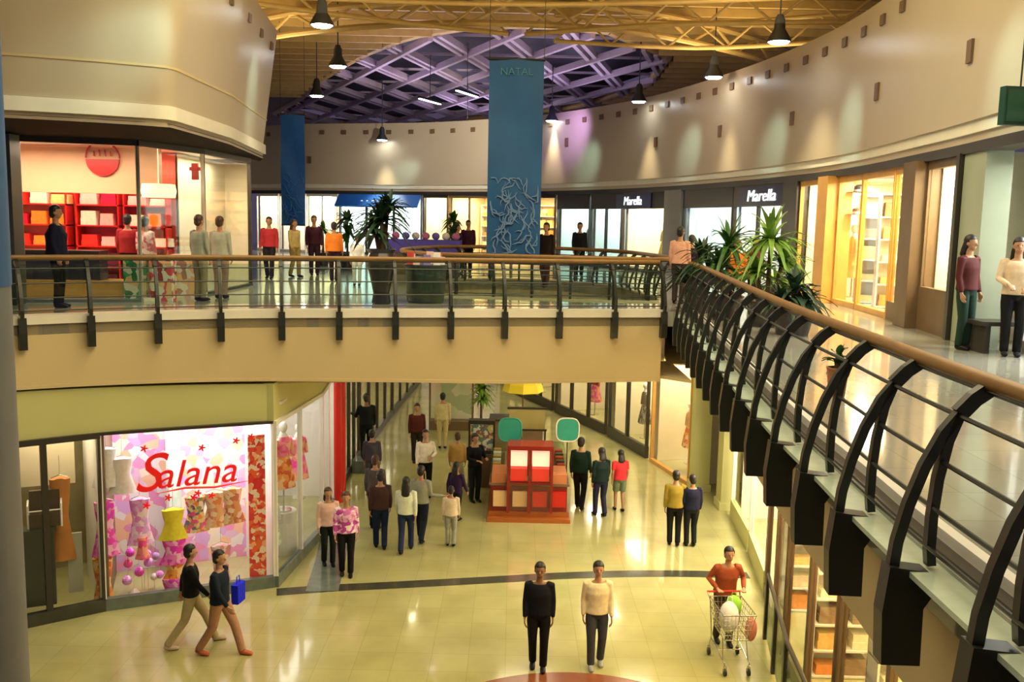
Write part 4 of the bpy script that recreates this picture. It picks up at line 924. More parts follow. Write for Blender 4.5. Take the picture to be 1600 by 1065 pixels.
# pendant lamps
for px, py, Y, lb_ in ((503, 40, 22.3, 'nearest left'), (528, 104, 28.3, 'second left'), (495, 150, 34.5, 'third left'), (1217, 66, 22.3, 'nearest right'), (1115, 121, 28, 'second right'), (998, 159, 33.5, 'third right'), (862, 189, 39.5, 'fourth right'), (730, 208, 43.5, 'far middle'), (597, 219, 44.5, 'far left')):
    p = atY(px, py, Y); t = thing('pendant_lamp', {'nearest left': 'large dark high bay lamp hanging at upper left, nearest of all', 'second left': 'dark high bay lamp below the nearest left one', 'third left': 'smaller high bay lamp furthest left near the white bulkhead', 'nearest right': 'large dark high bay lamp at upper right by the bulkhead top', 'second right': 'dark high bay lamp below the large right one', 'third right': 'small high bay lamp over the middle of the right bulkhead', 'fourth right': 'small high bay lamp just right of the large banner', 'far middle': 'tiny high bay lamp just left of the large banner', 'far left': 'tiny high bay lamp at the far end of the skylight'}[lb_], 'lamp', p)
    MB().lathe([(.07, .62), (.12, .5), (.13, .3), (.27, .06), (.28, 0.0), (.26, 0.0), (.24, .04), (.05, .25)], seg=24).build('shade', M['lampbody'], t, True)
    MB().lathe([(.0, .015), (.245, .015), (.2, -.03), (.0, -.045)], seg=24).build('lens', M['lamp'], t, True)
    MB().tube([(0, 0, .6), (0, 0, 13.5-p.z)], .018, 6).build('rod', M['lampbody'], t)
    spot((p.x, p.y, p.z-.08), (p.x, p.y, 0), 1000, (1, .86, .55), 84 if Y < 25 else 52, .9, .2)
for px, py, Y in ((730, 146, 33.5), (672, 158, 36)):
    p = atY(px, py, Y); t = thing('strip_lamp', 'bright strip lamp under the skylight, %s of the two' % ('right' if px > 700 else 'left'), 'lamp', p, R_(70) if px > 700 else R_(70)); t.rotation_euler = (0, 0, R_(68))
    MB().box(-.9, .9, -.06, .06, 0, .08).build('housing', M['lampbody'], t); MB().box(-.85, .85, -.05, .05, -.03, 0).build('tube', M['strip'], t); MB().tube([(0, 0, .08), (0, 0, 13.2-p.z)], .012, 6).build('rod', M['lampbody'], t)

# ---------------------------------------------------------------- banners
def banner(label, x0, y0, x1, y1, Y, motif_from, m1, m2, seed):
    a = atY(x0, y0, Y); b = atY(x1, y1, Y); w = b.x-a.x; h = a.z-b.z
    t = thing('banner', label, 'banner', ((a.x+b.x)/2, Y, b.z))
    n = 26; vs = []; fs = []
    for side in (0, 1):
        for j in range(n+1):
            for i in range(9):
                u = i/8; v = j/n; vs.append(((u-.5)*w, .03*math.sin(v*9+u*4)+side*.012, h*v))
    N = (n+1)*9
    for j in range(n):
        for i in range(8): q0 = j*9+i; fs += [(q0, q0+1, q0+10, q0+9), (N+q0, N+q0+9, N+q0+10, N+q0+1)]
    MB().add(vs, fs).build('cloth', m1, t, True)
    MB().tube([(-w/2-.03, 0, h), (w/2+.03, 0, h)], .03, 8).build('top_bar', M['steel'], t); MB().tube([(-w/2, 0, 0), (w/2, 0, 0)], .02, 8).build('bottom_bar', M['steel'], t)
    MB().tube([(-w/2, 0, h), (-w/2, 0, 13.3-b.z)], .008, 5).tube([(w/2, 0, h), (w/2, 0, 13.3-b.z)], .008, 5).build('cable', M['steel'], t)
    r = random.Random(seed); mt = MB()
    for k in range(60 if w > 1 else 26):
        px, pz = r.uniform(-w*.38, w*.38), r.uniform(.12, h*motif_from-.1); a0 = r.uniform(0, 2*PI); pts = []
        for s_ in range(7): pts.append((px, -.045, pz)); a0 += r.uniform(-.9, .9); px = max(-w*.44, min(w*.44, px+math.cos(a0)*.075)); pz = max(.06, min(h*motif_from, pz+math.sin(a0)*.09))
        mt.tube(pts, [.004, .014, .018, .02, .018, .012, .004], 5)
    mt.build('printed_motif', m2, t, True); return t, w, h
t, w, h = banner('large teal blue banner hanging in the middle over the bridge', 765, 92, 843, 400, 22.3, .40, mat('teal_blue_banner_cloth', (.006, .085, .25), .6, noise=.25, nscale=1.2), mat('pale_blue_print', (.13, .24, .45), .6), 4)
put_text('NATAL', .24, .004, mat('faint_banner_print', (.04, .20, .28), .6), (0, -.05, h-.36), 0, t)
banner('narrow royal blue banner hanging further back on the left', 438, 178, 477, 352, 31, .5, mat('royal_blue_banner_cloth', (.008, .11, .46), .6, noise=.2), mat('mid_blue_print', (.03, .16, .55), .6), 9)

# near column, blue above hand height and grey below
o = struct(MB().tube([(-3.22, 5.2, 6.6), (-3.22, 5.2, 13.5)], .36, 40).build('wall_column', M['bluecol'], smooth=True))
o = struct(MB().tube([(-3.22, 5.2, 0.003), (-3.22, 5.2, 6.6)], .355, 40).build('wall_column', M['greycol'], smooth=True))
# green hanging sign at the right
p = atY(1592, 166, 12.2); s = thing('hanging_sign', 'dark green box sign hanging at the right edge', 'sign', p, R_(8))
MB().box(-.24, .55, -.06, .06, -.24, .24).build('box', mat('dark_green_sign', (.01, .06, .045), .3), s); MB().box(-.21, .5, -.07, -.06, -.2, .2).build('face', mat('green_sign_face', (.015, .10, .07), .3), s); MB().tube([(0, 0, .24), (0, 0, 13.4-p.z)], .012, 6).tube([(.4, 0, .24), (.4, 0, 13.4-p.z)], .012, 6).build('hanger', M['steel'], s)
# ---------------------------------------------------------------- plants
def plant(label, p, z, pot_r, pot_h, crowns, leaf_m, potm='pot', leaf_w=.045, n_leaf=34, name='potted_palm', urn=False, seed=1):
    r = random.Random(seed); t = thing(name, label, 'plant', (p[0], p[1], z))
    if urn: prof = [(pot_r*.55, 0), (pot_r*.6, .04), (pot_r*.5, pot_h*.2), (pot_r*.75, pot_h*.55), (pot_r*1.0, pot_h*.82), (pot_r*.8, pot_h*.93), (pot_r*.95, pot_h), (pot_r*.8, pot_h), (pot_r*.7, pot_h*.9), (0, pot_h*.9)]
    else: prof = [(pot_r*.75, 0), (pot_r, pot_h*.93), (pot_r*1.06, pot_h*.94), (pot_r*1.06, pot_h), (pot_r*.92, pot_h), (pot_r*.9, pot_h*.9), (0, pot_h*.9)]
    pt = MB().lathe(prof, seg=28).build('pot', M[potm], t, True); MB().lathe([(0, pot_h*.9), (pot_r*.85 if not urn else pot_r*.7, pot_h*.9), (pot_r*.6, pot_h*.93), (0, pot_h*.94)], seg=20).build('soil', M['soil'], pt)
    tk = MB(); lf = MB()
    for (cx_, cy_, cz, ln) in crowns:
        tk.tube([(cx_*.25, cy_*.25, pot_h*.9), (cx_*.7, cy_*.7, (pot_h+cz)*.5), (cx_, cy_, cz)], [.045, .038, .03], 8)
        for k in range(n_leaf):
            a = r.uniform(0, 2*PI); el = r.uniform(-.15, 1.35); L_ = ln*r.uniform(.75, 1.1); d = Vector((math.cos(a)*math.cos(el), math.sin(a)*math.cos(el), math.sin(el))); s_ = Vector((-math.sin(a), math.cos(a), 0))
            b = Vector((cx_, cy_, cz+r.uniform(-.12, .05))); pts = []
            for j in range(6):
                u = j/5; pts.append(b+d*L_*u+Vector((0, 0, -1))*L_*u*u*(.75-.35*el))
            ws = [.5, 1, .95, .75, .45, .05]; vs = []
            for q_, w_ in zip(pts, ws): vs += [q_-s_*leaf_w*w_, q_+Vector((0, 0, -.012)), q_+s_*leaf_w*w_]
            fs = []
            for j in range(5): fs += [(j*3, j*3+1, j*3+4, j*3+3), (j*3+1, j*3+2, j*3+5, j*3+4)]
            lf.add(vs, fs)
    tk.build('trunk', M['bark'], t, True); lf.build('foliage', M[leaf_m], t); return t
g = G(592, 484, UP); plant('dark palm in a tall dark urn standing on the bridge', (-2.70, 19.0), UP, .33, 1.12, [(0, 0, 1.75, .75), (.12, .1, 1.95, .6), (-.15, .05, 1.5, .6)], 'foliage_d', urn=True, n_leaf=44, leaf_w=.06, seed=2)
plant('large light green yucca beside the right railing', (4.45, 16.2), UP, .36, .45, [(0, 0, 1.55, .85), (.25, .1, 1.15, .7), (-.2, .1, .95, .6)], 'foliage_l', n_leaf=46, leaf_w=.05, seed=3)
plant('dark green yucca left of the light green one', (3.95, 17.2), UP, .32, .45, [(0, 0, 1.40, .8), (-.15, 0, 1.0, .65)], 'foliage', n_leaf=44, leaf_w=.05, seed=4)
plant('low dark green bush under the yuccas at the railing', (4.55, 15.0), UP, .34, .4, [(0, 0, .75, .55), (.2, 0, .55, .5), (-.2, 0, .6, .5)], 'foliage_d', n_leaf=50, leaf_w=.05, seed=5)
plant('dark green bushy plant behind the corner of the railings', (3.75, 18.6), UP, .34, .4, [(0, 0, 1.1, .7), (.2, .1, .8, .6), (-.3, .1, .7, .55)], 'foliage_d', n_leaf=44, leaf_w=.05, seed=6)
plant('yellow green flowering plant at the foot of the gold window', (5.55, 19.6), UP, .28, .35, [(0, 0, .6, .55), (.2, 0, .5, .4)], 'foliage_l', n_leaf=40, leaf_w=.04, seed=7)
plant('green palm left of the blue canopy', atY(543, 400, 33), UP, .3, .5, [(0, 0, 1.7, .7), (0, 0, 1.2, .7)], 'foliage', n_leaf=36, leaf_w=.07, seed=8)
plant('small green palm left of the palm by the canopy', atY(505, 400, 34), UP, .25, .45, [(0, 0, 1.3, .6)], 'foliage', n_leaf=30, leaf_w=.07, seed=9)
plant('dark green tree between the canopy and the large banner', atY(708, 400, 33), UP, .3, .5, [(0, 0, 1.75, .55), (0, 0, 1.3, .5)], 'foliage', n_leaf=36, leaf_w=.08, seed=10)
plant('small plant in a brown box pot inside the right walkway railing', (3.38, 9.5), UP, .11, .30, [(0, 0, .40, .2)], 'foliage', 'potb', n_leaf=30, leaf_w=.04, seed=11)

# ---------------------------------------------------------------- upper floor furniture
kx = -1.35
k_ = thing('round_counter', 'dark round counter with small goods behind the bridge railing', 'counter', (-1.85, 19.6, UP))
MB().lathe([(.36, 0), (.40, .05), (.42, .72), (.46, .75), (.46, .80), (0, .80)], seg=32).build('body', mat('dark_green_counter', (.035, .05, .045), .3, noise=.4, nscale=9), k_, True)
rr = random.Random(8)
for i in range(9):
    a = 2*PI*i/9; o = MB().box(-.07, .07, -.05, .05, 0, .16+.05*(i % 3)).build('boxed_goods', [paint((.9, .88, .85)), paint((.8, .1, .1)), paint((.85, .6, .5)), paint((.25, .2, .5))][i % 4]); o.location = (-1.85+.33*math.cos(a), 19.6+.33*math.sin(a), UP+.80); tag(o, 'small box on top of the dark round counter', 'box', 'boxes on the round counter')
s = thing('display_table', 'blue violet covered display table behind the second opening', 'table', (-3.0, 30.0, UP)); MB().box(-1.3, 1.3, -.5, .5, .7, 1.1).build('cloth_cover', paint((.12, .10, .55)), s); MB().box(-1.25, 1.25, -.45, .45, 0, .7).build('base', M['brown'], s)
for i in range(8): o = MB().ball((0, 0, .12), (.13, .13, .12), 10, 7).build('basket_goods', [paint((.85, .8, .8)), paint((.6, .2, .4)), paint((.2, .15, .6))][i % 3]); o.location = (-4.1+.32*i, 29.8, UP+1.1); tag(o, 'small round goods on the blue violet table', 'goods', 'goods on the blue violet table')
# bench inside right shop
s = thing('bench', 'dark framed bench inside the white shop at the right edge', 'bench', (7.35, 13.3, UP), 0); MB().box(-.7, .7, -.25, .25, .4, .46).build('seat', M['dark'], s)
for x in (-.6, .6): MB().box(x-.04, x+.04, -.2, .2, 0, .4).build('leg', M['dark'], s)

# ---------------------------------------------------------------- lower floor kiosk
kk = thing('kiosk', 'red lacquered kiosk with lit glass cabinets in the middle of the lower hall', 'kiosk', (.48, 22.8, 0))
lit = mat('lit_display_glow', (.95, .75, .55), .5, emit=.9, ecol=(1, .58, .42))
MB().box(-.95, .95, -1.5, 1.5, 0, .22).build('base', mat('amber_base', (.35, .10, .02), .3), kk)
MB().box(-.9, .9, -1.45, 1.45, .22, .85).build('counter_body', mat('dark_red_lacquer', (.22, .015, .01), .25), kk)
MB().box(-.95, .95, -1.5, 1.5, .85, .90).build('counter_top', M['brown'], kk)
for sx in (-.5, .0, .52):
    MB().box(sx-.03, sx+.03, -1.62, -1.56, .22, 1.78).build('cabinet_post', MATS['dark_red_lacquer'], kk)
cb = MB().box(-.5, .52, -1.6, -1.5, .9, .95).box(-.53, .55, -1.64, -1.0, 1.74, 1.84).box(-.5, .52, -1.06, -1.0, .97, 1.74); cb.build('cabinet_frame', MATS['dark_red_lacquer'], kk)
MB().box(-.45, -.06, -1.55, -1.2, 1.34, 1.68).build('lit_panel', lit, kk); MB().box(.06, .46, -1.55, -1.2, 1.34, 1.68).build('lit_panel', lit, kk)
MB().box(-.45, -.06, -1.56, -1.2, .98, 1.28).build('red_panel', mat('bright_red_panel', (.75, .02, .015), .3, emit=.25), kk); MB().box(.06, .46, -1.56, -1.2, .98, 1.28).build('red_panel', MATS['bright_red_panel'], kk)
MB().box(-.5, .52, -1.61, -1.6, .25, 1.74).build('pane', M['glass'], kk)
for sx in (-.68, -.22, .25, .7): MB().box(sx-.17, sx+.17, -1.53, -1.455, .35, .72).build('drawer_front', [mat('cream_front', (.75, .5, .25), .3), M['red']][int(sx > 0)], kk)
for sx in (-.72, .72):
    MB().box(sx-.17, sx+.17, -1.45, -.6, .9, 1.12).build('side_case', mat('amber_case', (.55, .2, .08), .3), kk)
MB().box(-.95, -.60, -.55, 1.4, .9, 1.25).build('glass_case', M['glass_g'], kk); MB().box(.62, .95, -.55, 1.4, .9, 1.25).build('glass_case', M['glass_g'], kk)
for i in range(10): MB().box(-.9+(i % 2)*1.6, -.7+(i % 2)*1.6, -.45+.36*(i//2), -.25+.36*(i//2), .905, 1.1).build('display_tray', [M['wood2'], M['red'], M['white'], M['dark']][i % 4], kk)
MB().box(-.98, .98, -1.66, 1.55, 0, .10).build('kick_plate', MATS['amber_base'], kk)
spot((.4, 20.0, 3.7), (.5, 21.4, .9), 120, (1, .7, .5), 50)
bd = thing('sign_board', 'wide olive gold board standing above the kiosk', 'sign', (.42, 22.9, -.08))
MB().box(-.45, .45, -.03, .03, 1.95, 2.45).build('panel', M['board'], bd); MB().box(-.50, .50, -.04, .04, 2.45, 2.5).box(-.5, .5, -.04, .04, 1.9, 1.95).build('frame', M['dark'], bd); MB().box(-.48, -.44, -.02, .02, .9, 1.9).build('post', M['dark'], bd); MB().box(.44, .48, -.02, .02, .9, 1.9).build('post', M['dark'], bd)
for px, lb_ in ((797, 'teal green rounded panel left of the gold board'), (887, 'teal green rounded panel with pale rim right of the gold board')):
    p = atY(px, 671, 22.2); s = thing('teal_sign', lb_, 'sign', (p.x, p.y, p.z))
    poly = [(.27*math.copysign(abs(math.cos(a))**.6, math.cos(a)), .28*math.copysign(abs(math.sin(a))**.6, math.sin(a))) for a in [2*PI*k/28 for k in range(28)]]
    MB().prism(poly, .05, (0, 0, 0), Vector((1, 0, 0)), Vector((0, 0, 1)), Vector((0, 1, 0))).build('face', M['teal'], s)
    MB().tube([(a*1.03, -.02, b*1.03) for a, b in poly+[poly[0]]], .018, 6, caps=False).build('rim', M['lip'] if px > 850 else M['teal'], s); MB().tube([(0, .03, -.25), (0, .03, .9-p.z)], .015, 6).build('post', M['dark'], s)
db = thing('display_stand', 'dark display stand left behind the kiosk', 'stand', (-.75, 24.2, 0)); MB().box(-.35, .35, -.2, .2, 0, .9).build('body', M['brown'], db); MB().box(-.35, .35, -.15, .15, .9, 1.8).build('rack', M['dark'], db); MB().box(-.3, .3, -.18, -.15, 1.0, 1.7).build('goods_panel', pattern('mixed_goods', [(.1, .2, .15), (.5, .4, .1), (.2, .1, .1), (.6, .6, .5)], 12), db)
um = thing('parasol', 'yellow parasol standing behind the kiosk', 'parasol', (.36, 27.2, 0))
MB().lathe([(.62, 2.05), (.55, 2.28), (.35, 2.45), (.05, 2.55), (0, 2.56)], seg=8).build('canopy', M['yellow'], um); MB().tube([(0, 0, .1), (0, 0, 2.5)], .025, 8).build('pole', M['brown'], um); MB().lathe([(.3, 0), (.3, .08), (.04, .12)], seg=20).build('base', M['dark'], um)
ks = thing('stall', 'small dark stall under the yellow parasol', 'stall', (.2, 28.4, 0)); MB().box(-.8, .8, -.4, .4, 0, .95).build('body', M['brown'], ks); MB().box(-.85, .85, -.45, .45, .95, 1.0).build('top', M['dark'], ks)
plant('bright green bush standing left of the yellow parasol', (-.95, 29.5), 0, .3, .6, [(0, 0, 1.7, .45), (0, 0, 1.4, .45)], 'foliage_l', n_leaf=50, leaf_w=.06, seed=13)
dc = thing('display_cabinet', 'tall pale glass cabinet left of the yellow parasol', 'cabinet', (-2.0, 31.0, 0)); MB().box(-.75, .75, -.3, .3, 0, .3).build('base', M['brown'], dc); MB().box(-.75, .75, .2, .3, .3, 2.2).build('back_panel', pattern('pale_posters', [(.7, .75, .5), (.85, .7, .6), (.8, .8, .6), (.5, .6, .35)], 3), dc); MB().box(-.75, .75, -.3, .3, 2.2, 2.3).build('top', M['brown'], dc)
for x in (-.72, .72): MB().box(x-.03, x+.03, -.3, -.24, .3, 2.2).build('post', M['brown'], dc)
MB().box(-.7, .7, -.28, -.27, .3, 2.2).build('pane', M['glass'], dc)

# ---------------------------------------------------------------- shopping cart
def cart(p, rz):
    t = thing('shopping_cart', 'chrome shopping cart with green and red bags pushed by the man in orange', 'shopping cart', (p[0], p[1], 0), rz)
    w = MB()
    def ring(z, x, y0, y1): return [(-x, y0, z), (x, y0, z), (x, y1, z), (-x, y1, z), (-x, y0, z)]
    top, bot = (1.0, .26, -.42, .36), (.55, .19, -.32, .30)
    for k in range(6):
        u = k/5; z = .55+(1.0-.55)*u; x = .19+.07*u; w.tube(ring(z, x, -.32-.10*u, .30+.06*u), .006 if 0 < k < 5 else .011, 5, caps=False)
    for k in range(9):
        u = k/8*2-1; w.tube([(u*.19, -.32, .55), (u*.26, -.42, 1.0)], .004, 4); w.tube([(u*.19, .30, .55), (u*.26, .36, 1.0)], .004, 4); w.tube([(u*.19, -.32, .55), (u*.19, .30, .55)], .004, 4)
    for k in range(9):
        v = k/8
        for s in (1, -1): w.tube([(s*.19, -.32+.62*v, .55), (s*.26, -.42+.78*v, 1.0)], .004, 4)
    w.build('basket', M['chrome'], t)
    f = MB()
    for s in (1, -1): f.tube([(s*.27, .46, 1.04), (s*.25, .36, .95), (s*.22, .30, .35), (s*.24, .34, .14)], .012, 6).tube([(s*.22, .30, .30), (s*.20, -.38, .20), (s*.19, -.40, .14)], .012, 6).tube([(s*.19, -.2, .55), (s*.2, -.3, .22)], .01, 6)
    f.tube([(-.21, 0, .25), (.21, 0, .25)], .01, 6); f.build('frame', M['chrome'], t, True)
    MB().tube([(-.28, .46, 1.04), (.28, .46, 1.04)], .017, 8).build('handle', M['red'], t, True)
    for s in (1, -1):
        for y, x in ((.34, .24), (-.40, .19)):
            q_ = MB().tube([(x*s-.018, y, .065), (x*s+.018, y, .065)], .062, 14).build('wheel', M['rubber'], t, True); MB().box(x*s-.025, x*s+.025, y-.012, y+.012, .07, .16).build('fork', M['chrome'], q_)
    return t
cpos = G(1137, 1020, 0); cz_ = R_(0)
cart((3.62, 14.25), R_(4))
for (dx, dy, dz, r_, m_, nm, lb_) in ((-.05, -.05, .56, (.16, .16, .26), paint((.88, .88, .82)), 'shopping_bag', 'white bag lying in the shopping cart'), (.04, .05, .80, (.13, .13, .17), paint((.25, .55, .06)), 'shopping_bag', 'green bag on top in the shopping cart')):
    o = MB().ball((0, 0, r_[2]), r_, 12, 9).tube([(-.05, 0, r_[2]*1.8), (-.03, 0, r_[2]*2.3), (.03, 0, r_[2]*2.3), (.05, 0, r_[2]*1.8)], .008, 6).build(nm, m_, smooth=True); o.location = (3.62+dx, 14.25+dy, dz); tag(o, lb_, 'bag')
o = MB().ball((0, 0, -.22), (.10, .09, .2), 12, 9).tube([(-.04, 0, -.08), (0, 0, .04), (.04, 0, -.08)], .007, 6).build('shopping_bag', paint((.75, .25, .2)), smooth=True); o.location = (3.93, 14.2, .84); tag(o, 'red and pale bag hanging on the side of the shopping cart', 'bag')

# ---------------------------------------------------------------- the people of the lower hall
def at(px, py, z=0): p = G(px, py, z); return (p.x, p.y, z)
K = paint
black, navy, jeans, denim = K((.012, .012, .014)), K((.012, .018, .05)), K((.05, .06, .09)), K((.03, .05, .14))
human('person in black jacket and black trousers walking toward the camera', at(840, 1043), -3, K((.012, .014, .022)), black, 1.74, stride=.12, near=True, wide=1.12, skin='skin_d')
human('person in pale yellow shirt and grey jeans walking toward the camera', at(930, 1040), 2, K((.78, .68, .42)), K((.09, .10, .12)), 1.74, stride=.16, near=True, skin='skin', lead=-1, shoes=(.3, .3, .28))
human('person in rust red jumper leaning on the shopping cart', (3.68, 15.02), 4, K((.33, .075, .03)), K((.10, .07, .05)), 1.74, stride=.18, near=True, skin='skin', wide=1.12, lean=.12, arms=(((.30, -.03, 1.18), (.22, -.31, 1.10)), ((.30, -.03, 1.18), (.22, -.31, 1.10))))
human('person in mustard top and black trousers seen from behind on the right', at(1052, 852), 175, K((.30, .22, .03)), black, 1.70, stride=.10)
human('person in dark blue jacket and black trousers seen from behind on the right', at(1078, 853), 185, K((.015, .018, .05)), K((.012, .018, .02)), 1.62, stride=.05, wide=1.1)
human('tall person in dark green jacket right of the kiosk', at(905, 795), 160, K((.012, .04, .025)), black, 1.82, stride=.25)
human('person in long dark coat beside the one in green jacket', at(937, 806), 200, K((.012, .035, .03)), K((.03, .03, .08)), 1.70, stride=.2, wide=1.2, hairlen=.12)
human('person in red top and olive shorts walking away right of the kiosk', at(967, 798), 190, K((.70, .04, .05)), K((.16, .2, .12)), 1.55, kind='shorts', stride=.2, hairlen=.15, long_sleeve=False)
human('person in black top and dark trousers holding something left of the kiosk', at(741, 783), 30, black, K((.02, .03, .03)), 1.74, arms=(((.24, -.1, 1.15), (.16, -.32, 1.18)), ((.24, -.1, 1.15), (.10, -.32, 1.14))))
human('dark haired child in grey trousers and pale top in the middle', at(704, 853), 180, K((.70, .58, .42)), K((.32, .32, .28)), 1.34, stride=.1)
human('person in dark purple top walking behind the child in grey trousers', at(712, 818), 150, K((.05, .02, .09)), black, 1.50, stride=.5, hairlen=.2)
human('person with long black hair in white top and blue jeans walking away', at(634, 862), 178, K((.72, .78, .62)), denim, 1.66, stride=.42, hairlen=.3, lead=-1)
human('person in grey shirt with one arm held out beside the white top', at(657, 845), 165, K((.30, .31, .24)), K((.02, .03, .06)), 1.72, stride=.4, arms=(None, ((.24, .0, 1.12), (.46, -.2, 1.06))))
human('person in blue jeans and brown top left of the white top', at(594, 857), 190, K((.10, .05, .05)), K((.015, .03, .09)), 1.72, stride=.22)
human('person in dark patterned top behind the one in blue jeans', at(586, 826), 170, K((.16, .12, .12)), black, 1.72, stride=.1, hair='hair_b')
human('person in purple and pink top and black trousers near the side window', at(541, 898), 10, pattern('purple_pink_blouse', [(.45, .05, .35), (.8, .4, .65), (.6, .15, .45), (.9, .7, .8)], 14), black, 1.70, stride=.1, wide=1.1, hair='hair_b')
human('person in pale pink top with red brown hair near the side window', at(513, 882), 20, K((.72, .48, .40)), K((.02, .025, .02)), 1.62, stride=.1, hair='hair_b', hairlen=.15)
human('person in black top and beige trousers passing the bright window', at(300, 1008), 110, black, K((.42, .34, .18)), 1.76, stride=.75, shoes=(.5, .4, .3))
human('person in navy top and tan trousers carrying a blue bag', at(345, 1022), 80, K((.012, .025, .05)), K((.38, .20, .12)), 1.78, stride=.65, shoes=(.5, .12, .06), wide=1.08)
q_ = at(375, 1000); bg = thing('shopping_bag', 'bright blue bag carried beside the navy top', 'bag', (q_[0]+.0, q_[1]-.05, .70), R_(80)); MB().box(-.13, .13, -.06, .06, 0, .32).build('body', K((.01, .02, .75)), bg); MB().tube([(-.06, 0, .32), (-.04, 0, .44), (.04, 0, .44), (.06, 0, .32)], .008, 6).build('handle', K((.01, .02, .75)), bg)
human('person in white top and black trousers further back left of the kiosk', at(664, 775), 15, K((.78, .72, .58)), black, 1.74, stride=.1, arms=(((.25, -.08, 1.15), (.1, -.3, 1.1)), None))
human('person in dark red shirt behind the white top with black trousers', at(651, 722), 10, K((.14, .03, .02)), K((.05, .04, .03)), 1.74)
human('person in sand coloured clothes far back in the lower passage', at(691, 700), 180, K((.55, .48, .25)), K((.5, .42, .2)), 1.74)
human('person in tan dress left behind the dark purple top', at(714, 770), 180, K((.50, .30, .08)), K((.52, .44, .22)), 1.60, kind='skirt', hair='hair_b')
human('tall black clothed figure standing by the far left windows', (-4.02, 25.4, .35), 200, K((.008, .014, .014)), K((.008, .016, .016)), 1.85, arms=(((.27, -.05, 1.15), (.36, -.22, 1.22)), None), skin='skin_d', name='person')
o = MB().box(-.35, .35, -.3, .3, 0, .35).build('dark_plinth', M['grey_stone']); o.location = (-4.02, 25.4, 0); tag(o, 'dark plinth under the tall black figure', 'plinth')
human('person standing close to the black figure in grey violet clothes', at(581, 770), 180, K((.12, .11, .16)), K((.10, .10, .12)), 1.66)

# ---------------------------------------------------------------- people of the upper floor
def up(px, Y): p = atY(px, 400, Y); return (p.x, Y, UP)
human('woman in cream top and black trousers standing by the right edge', (6.98, 12.9, UP), -20, K((.68, .52, .34)), black, 1.64, hairlen=.22, near=True, arms=(((.24, -.05, 1.15), (.12, -.26, 1.05)), ((.24, -.05, 1.15), (.14, -.3, 1.08))))
human('person in dark red top and green trousers leaning at the pale green column', (6.62, 13.55, UP), 30, K((.14, .03, .03)), K((.03, .07, .05)), 1.66, hairlen=.15)
human('person in red jacket walking behind the bridge at far left', up(421, 26), 0, K((.42, .03, .04)), K((.03, .02, .03)), 1.72, stride=.2)
human('person in yellow top behind the bridge by the narrow banner', up(460, 27), 60, K((.55, .42, .16)), K((.32, .25, .06)), 1.66, stride=.2, hairlen=.2, hair='hair_b')
human('person in dark maroon clothes left of the one in orange', up(491, 28), 20, K((.09, .02, .04)), K((.06, .02, .04)), 1.78)
human('person in bright orange top behind the bridge', up(522, 25), 180, K((.80, .22, .03)), K((.06, .02, .05)), 1.62, stride=.2)
human('person in black right of the large blue banner', up(853, 25), -30, K((.02, .01, .015)), K((.12, .05, .04)), 1.72, stride=.2)
human('person in black with a bag in front of the pale green shopfront', up(905, 30), 10, K((.012, .012, .015)), black, 1.74)
human('person in pink top at the corner of the railings', up(1062, 20.5), 150, K((.68, .36, .26)), K((.08, .05, .05)), 1.68)
human('person in dark clothes right behind the pink top', up(1080, 21.4), 160, K((.03, .01, .04)), black, 1.5)
human('person in orange top half hidden by the yuccas', up(1152, 19), -20, K((.72, .20, .03)), K((.05, .02, .02)), 1.45, hair='hair_b')
human('person in dark red top among the yuccas', up(1180, 19.5), 20, K((.12, .02, .02)), black, 1.5)
human('person in dark purple bending at the far table', up(715, 30.5), 60, K((.04, .02, .09)), black, 1.6)
human('person in maroon standing at the far table', up(731, 31), 0, K((.10, .02, .06)), black, 1.74)
human('person in white top near the dark urn', up(558, 24), 0, K((.7, .72, .70)), K((.55, .55, .5)), 1.3)
human('large person in dark blue coat standing at the red shop entrance', (-8.3, 16.9, UP), 100, K((.012, .015, .05)), black, 1.84, wide=1.35, hair='hair')
human('person in dark red top browsing inside the red shop', (-8.2, 19.8, UP), 180, K((.35, .02, .02)), black, 1.7)
human('person in pink striped top beside the display blocks', (-7.75, 19.6, UP), 160, pattern('pink_stripe_knit', [(.8, .5, .5), (.85, .7, .65), (.6, .1, .15)], 12), K((.5, .2, .2)), 1.66, hair='hair')
human('person in grey top at the glass corner of the red shop', (-6.35, 18.8, UP), 150, K((.32, .34, .26)), K((.3, .24, .16)), 1.72, hair='hair_b')
human('second person in grey top at the glass corner, further right', (-6.15, 19.5, UP), 170, K((.42, .42, .33)), K((.3, .2, .15)), 1.70, hair='hair_b')

# ---------------------------------------------------------------- light
w = bpy.data.worlds.new('world'); sc.world = w; w.use_nodes = True; w.node_tree.nodes['Background'].inputs['Color'].default_value = (.10, .08, .14, 1); w.node_tree.nodes['Background'].inputs['Strength'].default_value = .6
warm = (1, .84, .52)
area((0, 7, 12.9), (0, 0, 0), 9, 9, 900, warm); area((0, 15, 13.0), (0, 0, 0), 10, 6, 900, warm); area((-1, -5, 12), (R_(-40), 0, 0), 10, 5, 500, (1, .86, .6))  # broad unseen fill lights added above and behind the view
# lamps let into the soffit of the lower hall
for x, y in ((-2.3, 20.5), (.5, 20.6), (3.4, 20.6), (-2.2, 30), (1.5, 29.5), (-2.5, 35.5), (0, 35), (-3.2, 25), (2.9, 25.5)): area((x, y, 3.93), (0, 0, 0), 1.3, 1.3, 95, (1, .88, .55))
# area lights under the right walkway, over the lower hall
for x, y in ((3.3, 8), (3.5, 12), (3.9, 16)): area((x, y, 4.9), (0, 0, 0), .6, 1.5, 40, warm)
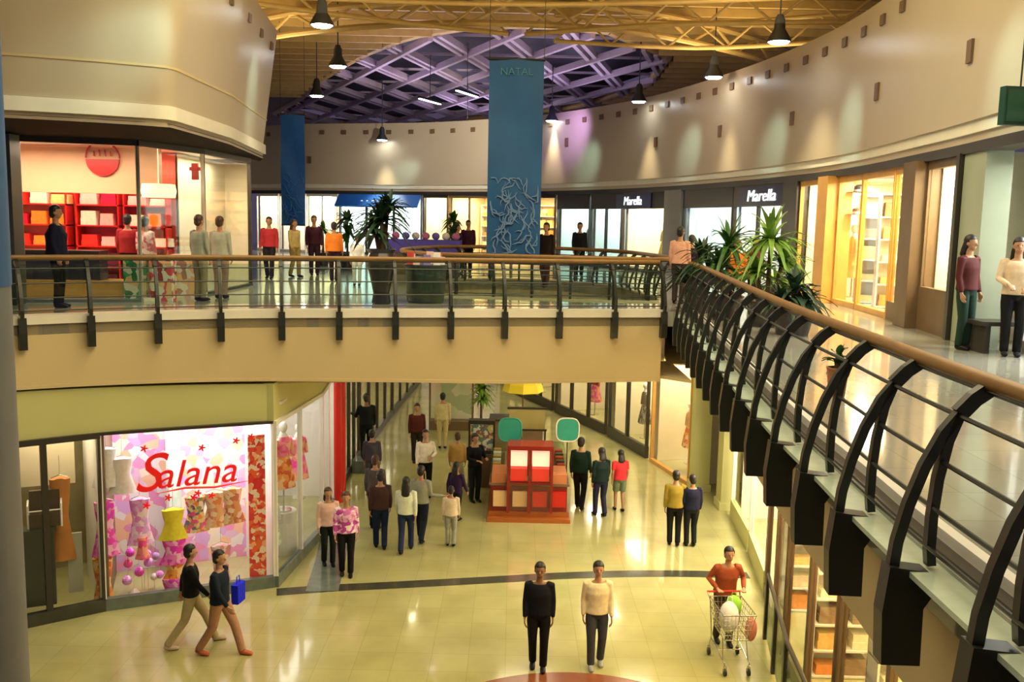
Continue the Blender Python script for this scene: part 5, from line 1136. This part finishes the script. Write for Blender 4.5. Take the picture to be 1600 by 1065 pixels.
# unseen purple area lights added under the skylight to tint its beams evenly
for x, y, e in ((-3.5, 32, 150), (1.5, 32, 150), (-5, 40, 170), (2, 40, 170), (-2, 50, 260)): area((x, y, 11.9), (PI, 0, 0), 4, 6, e*.62, (.78, .66, 1))
for x, y in ((-5, 21.5), (0, 21.5), (5, 21.5), (-8, 29), (6.3, 28)): area((x, y, 11.7), (PI, 0, 0), 3.5, 3.5, 130, (1, .76, .38))  # unseen warm area lights added to brighten the ochre deck from below
# wall washers on the bulkheads
def wash(px, py, path, power=330):
    d = ray(px, py); a0 = math.atan2(d.x, d.y); p = min(path, key=lambda q_: abs(math.atan2(*q_)-a0)); P = Vector((p[0], p[1], CZ+d.z*p[1]/d.y)); c = Vector((0, P.y-6 if P.y > 25 else P.y-1, 0)); dd = Vector((c.x-P.x, c.y-P.y, 0)).normalized()
    spot(P+dd*2.6+Vector((0, 0, 1.3)), P-Vector((0, 0, .25)), power, (.50, .82, .78), 36, 1, .15)
for px, py in ((620, 270), (925, 243), (1075, 222), (1212, 212), (1335, 178), (1590, 85)): wash(px, py, fcs)
for px, py in ((385, 130), (180, 70)): wash(px, py, [tuple(p) for p in lb])
# violet spill on the far bulkhead
spot((1.5, 36, 11.5), (3.4, 42, 9.6), 700, (.6, .38, 1), 60, 1, .2)
spot((-2, 37, 11.4), (-4, 48, 9.7), 1500, (1, .90, .80), 90, 1, .3); spot((3, 27, 11.6), (7.5, 30, 9.8), 260, (1, .80, .62), 110, 1, .3)  # wide unseen spots added to brighten the dim bulkheads

sc.view_settings.view_transform = 'Standard'; sc.view_settings.look = 'None'; sc.view_settings.gamma = 1; sc.view_settings.exposure = 0.12
sc.view_settings.use_curve_mapping = False
sc.cycles.use_denoising = True; sc.cycles.max_bounces = 6; sc.cycles.diffuse_bounces = 3; sc.cycles.glossy_bounces = 3; sc.cycles.transparent_max_bounces = 12; sc.cycles.caustics_reflective = False; sc.cycles.caustics_refractive = False; sc.cycles.sample_clamp_indirect = 4
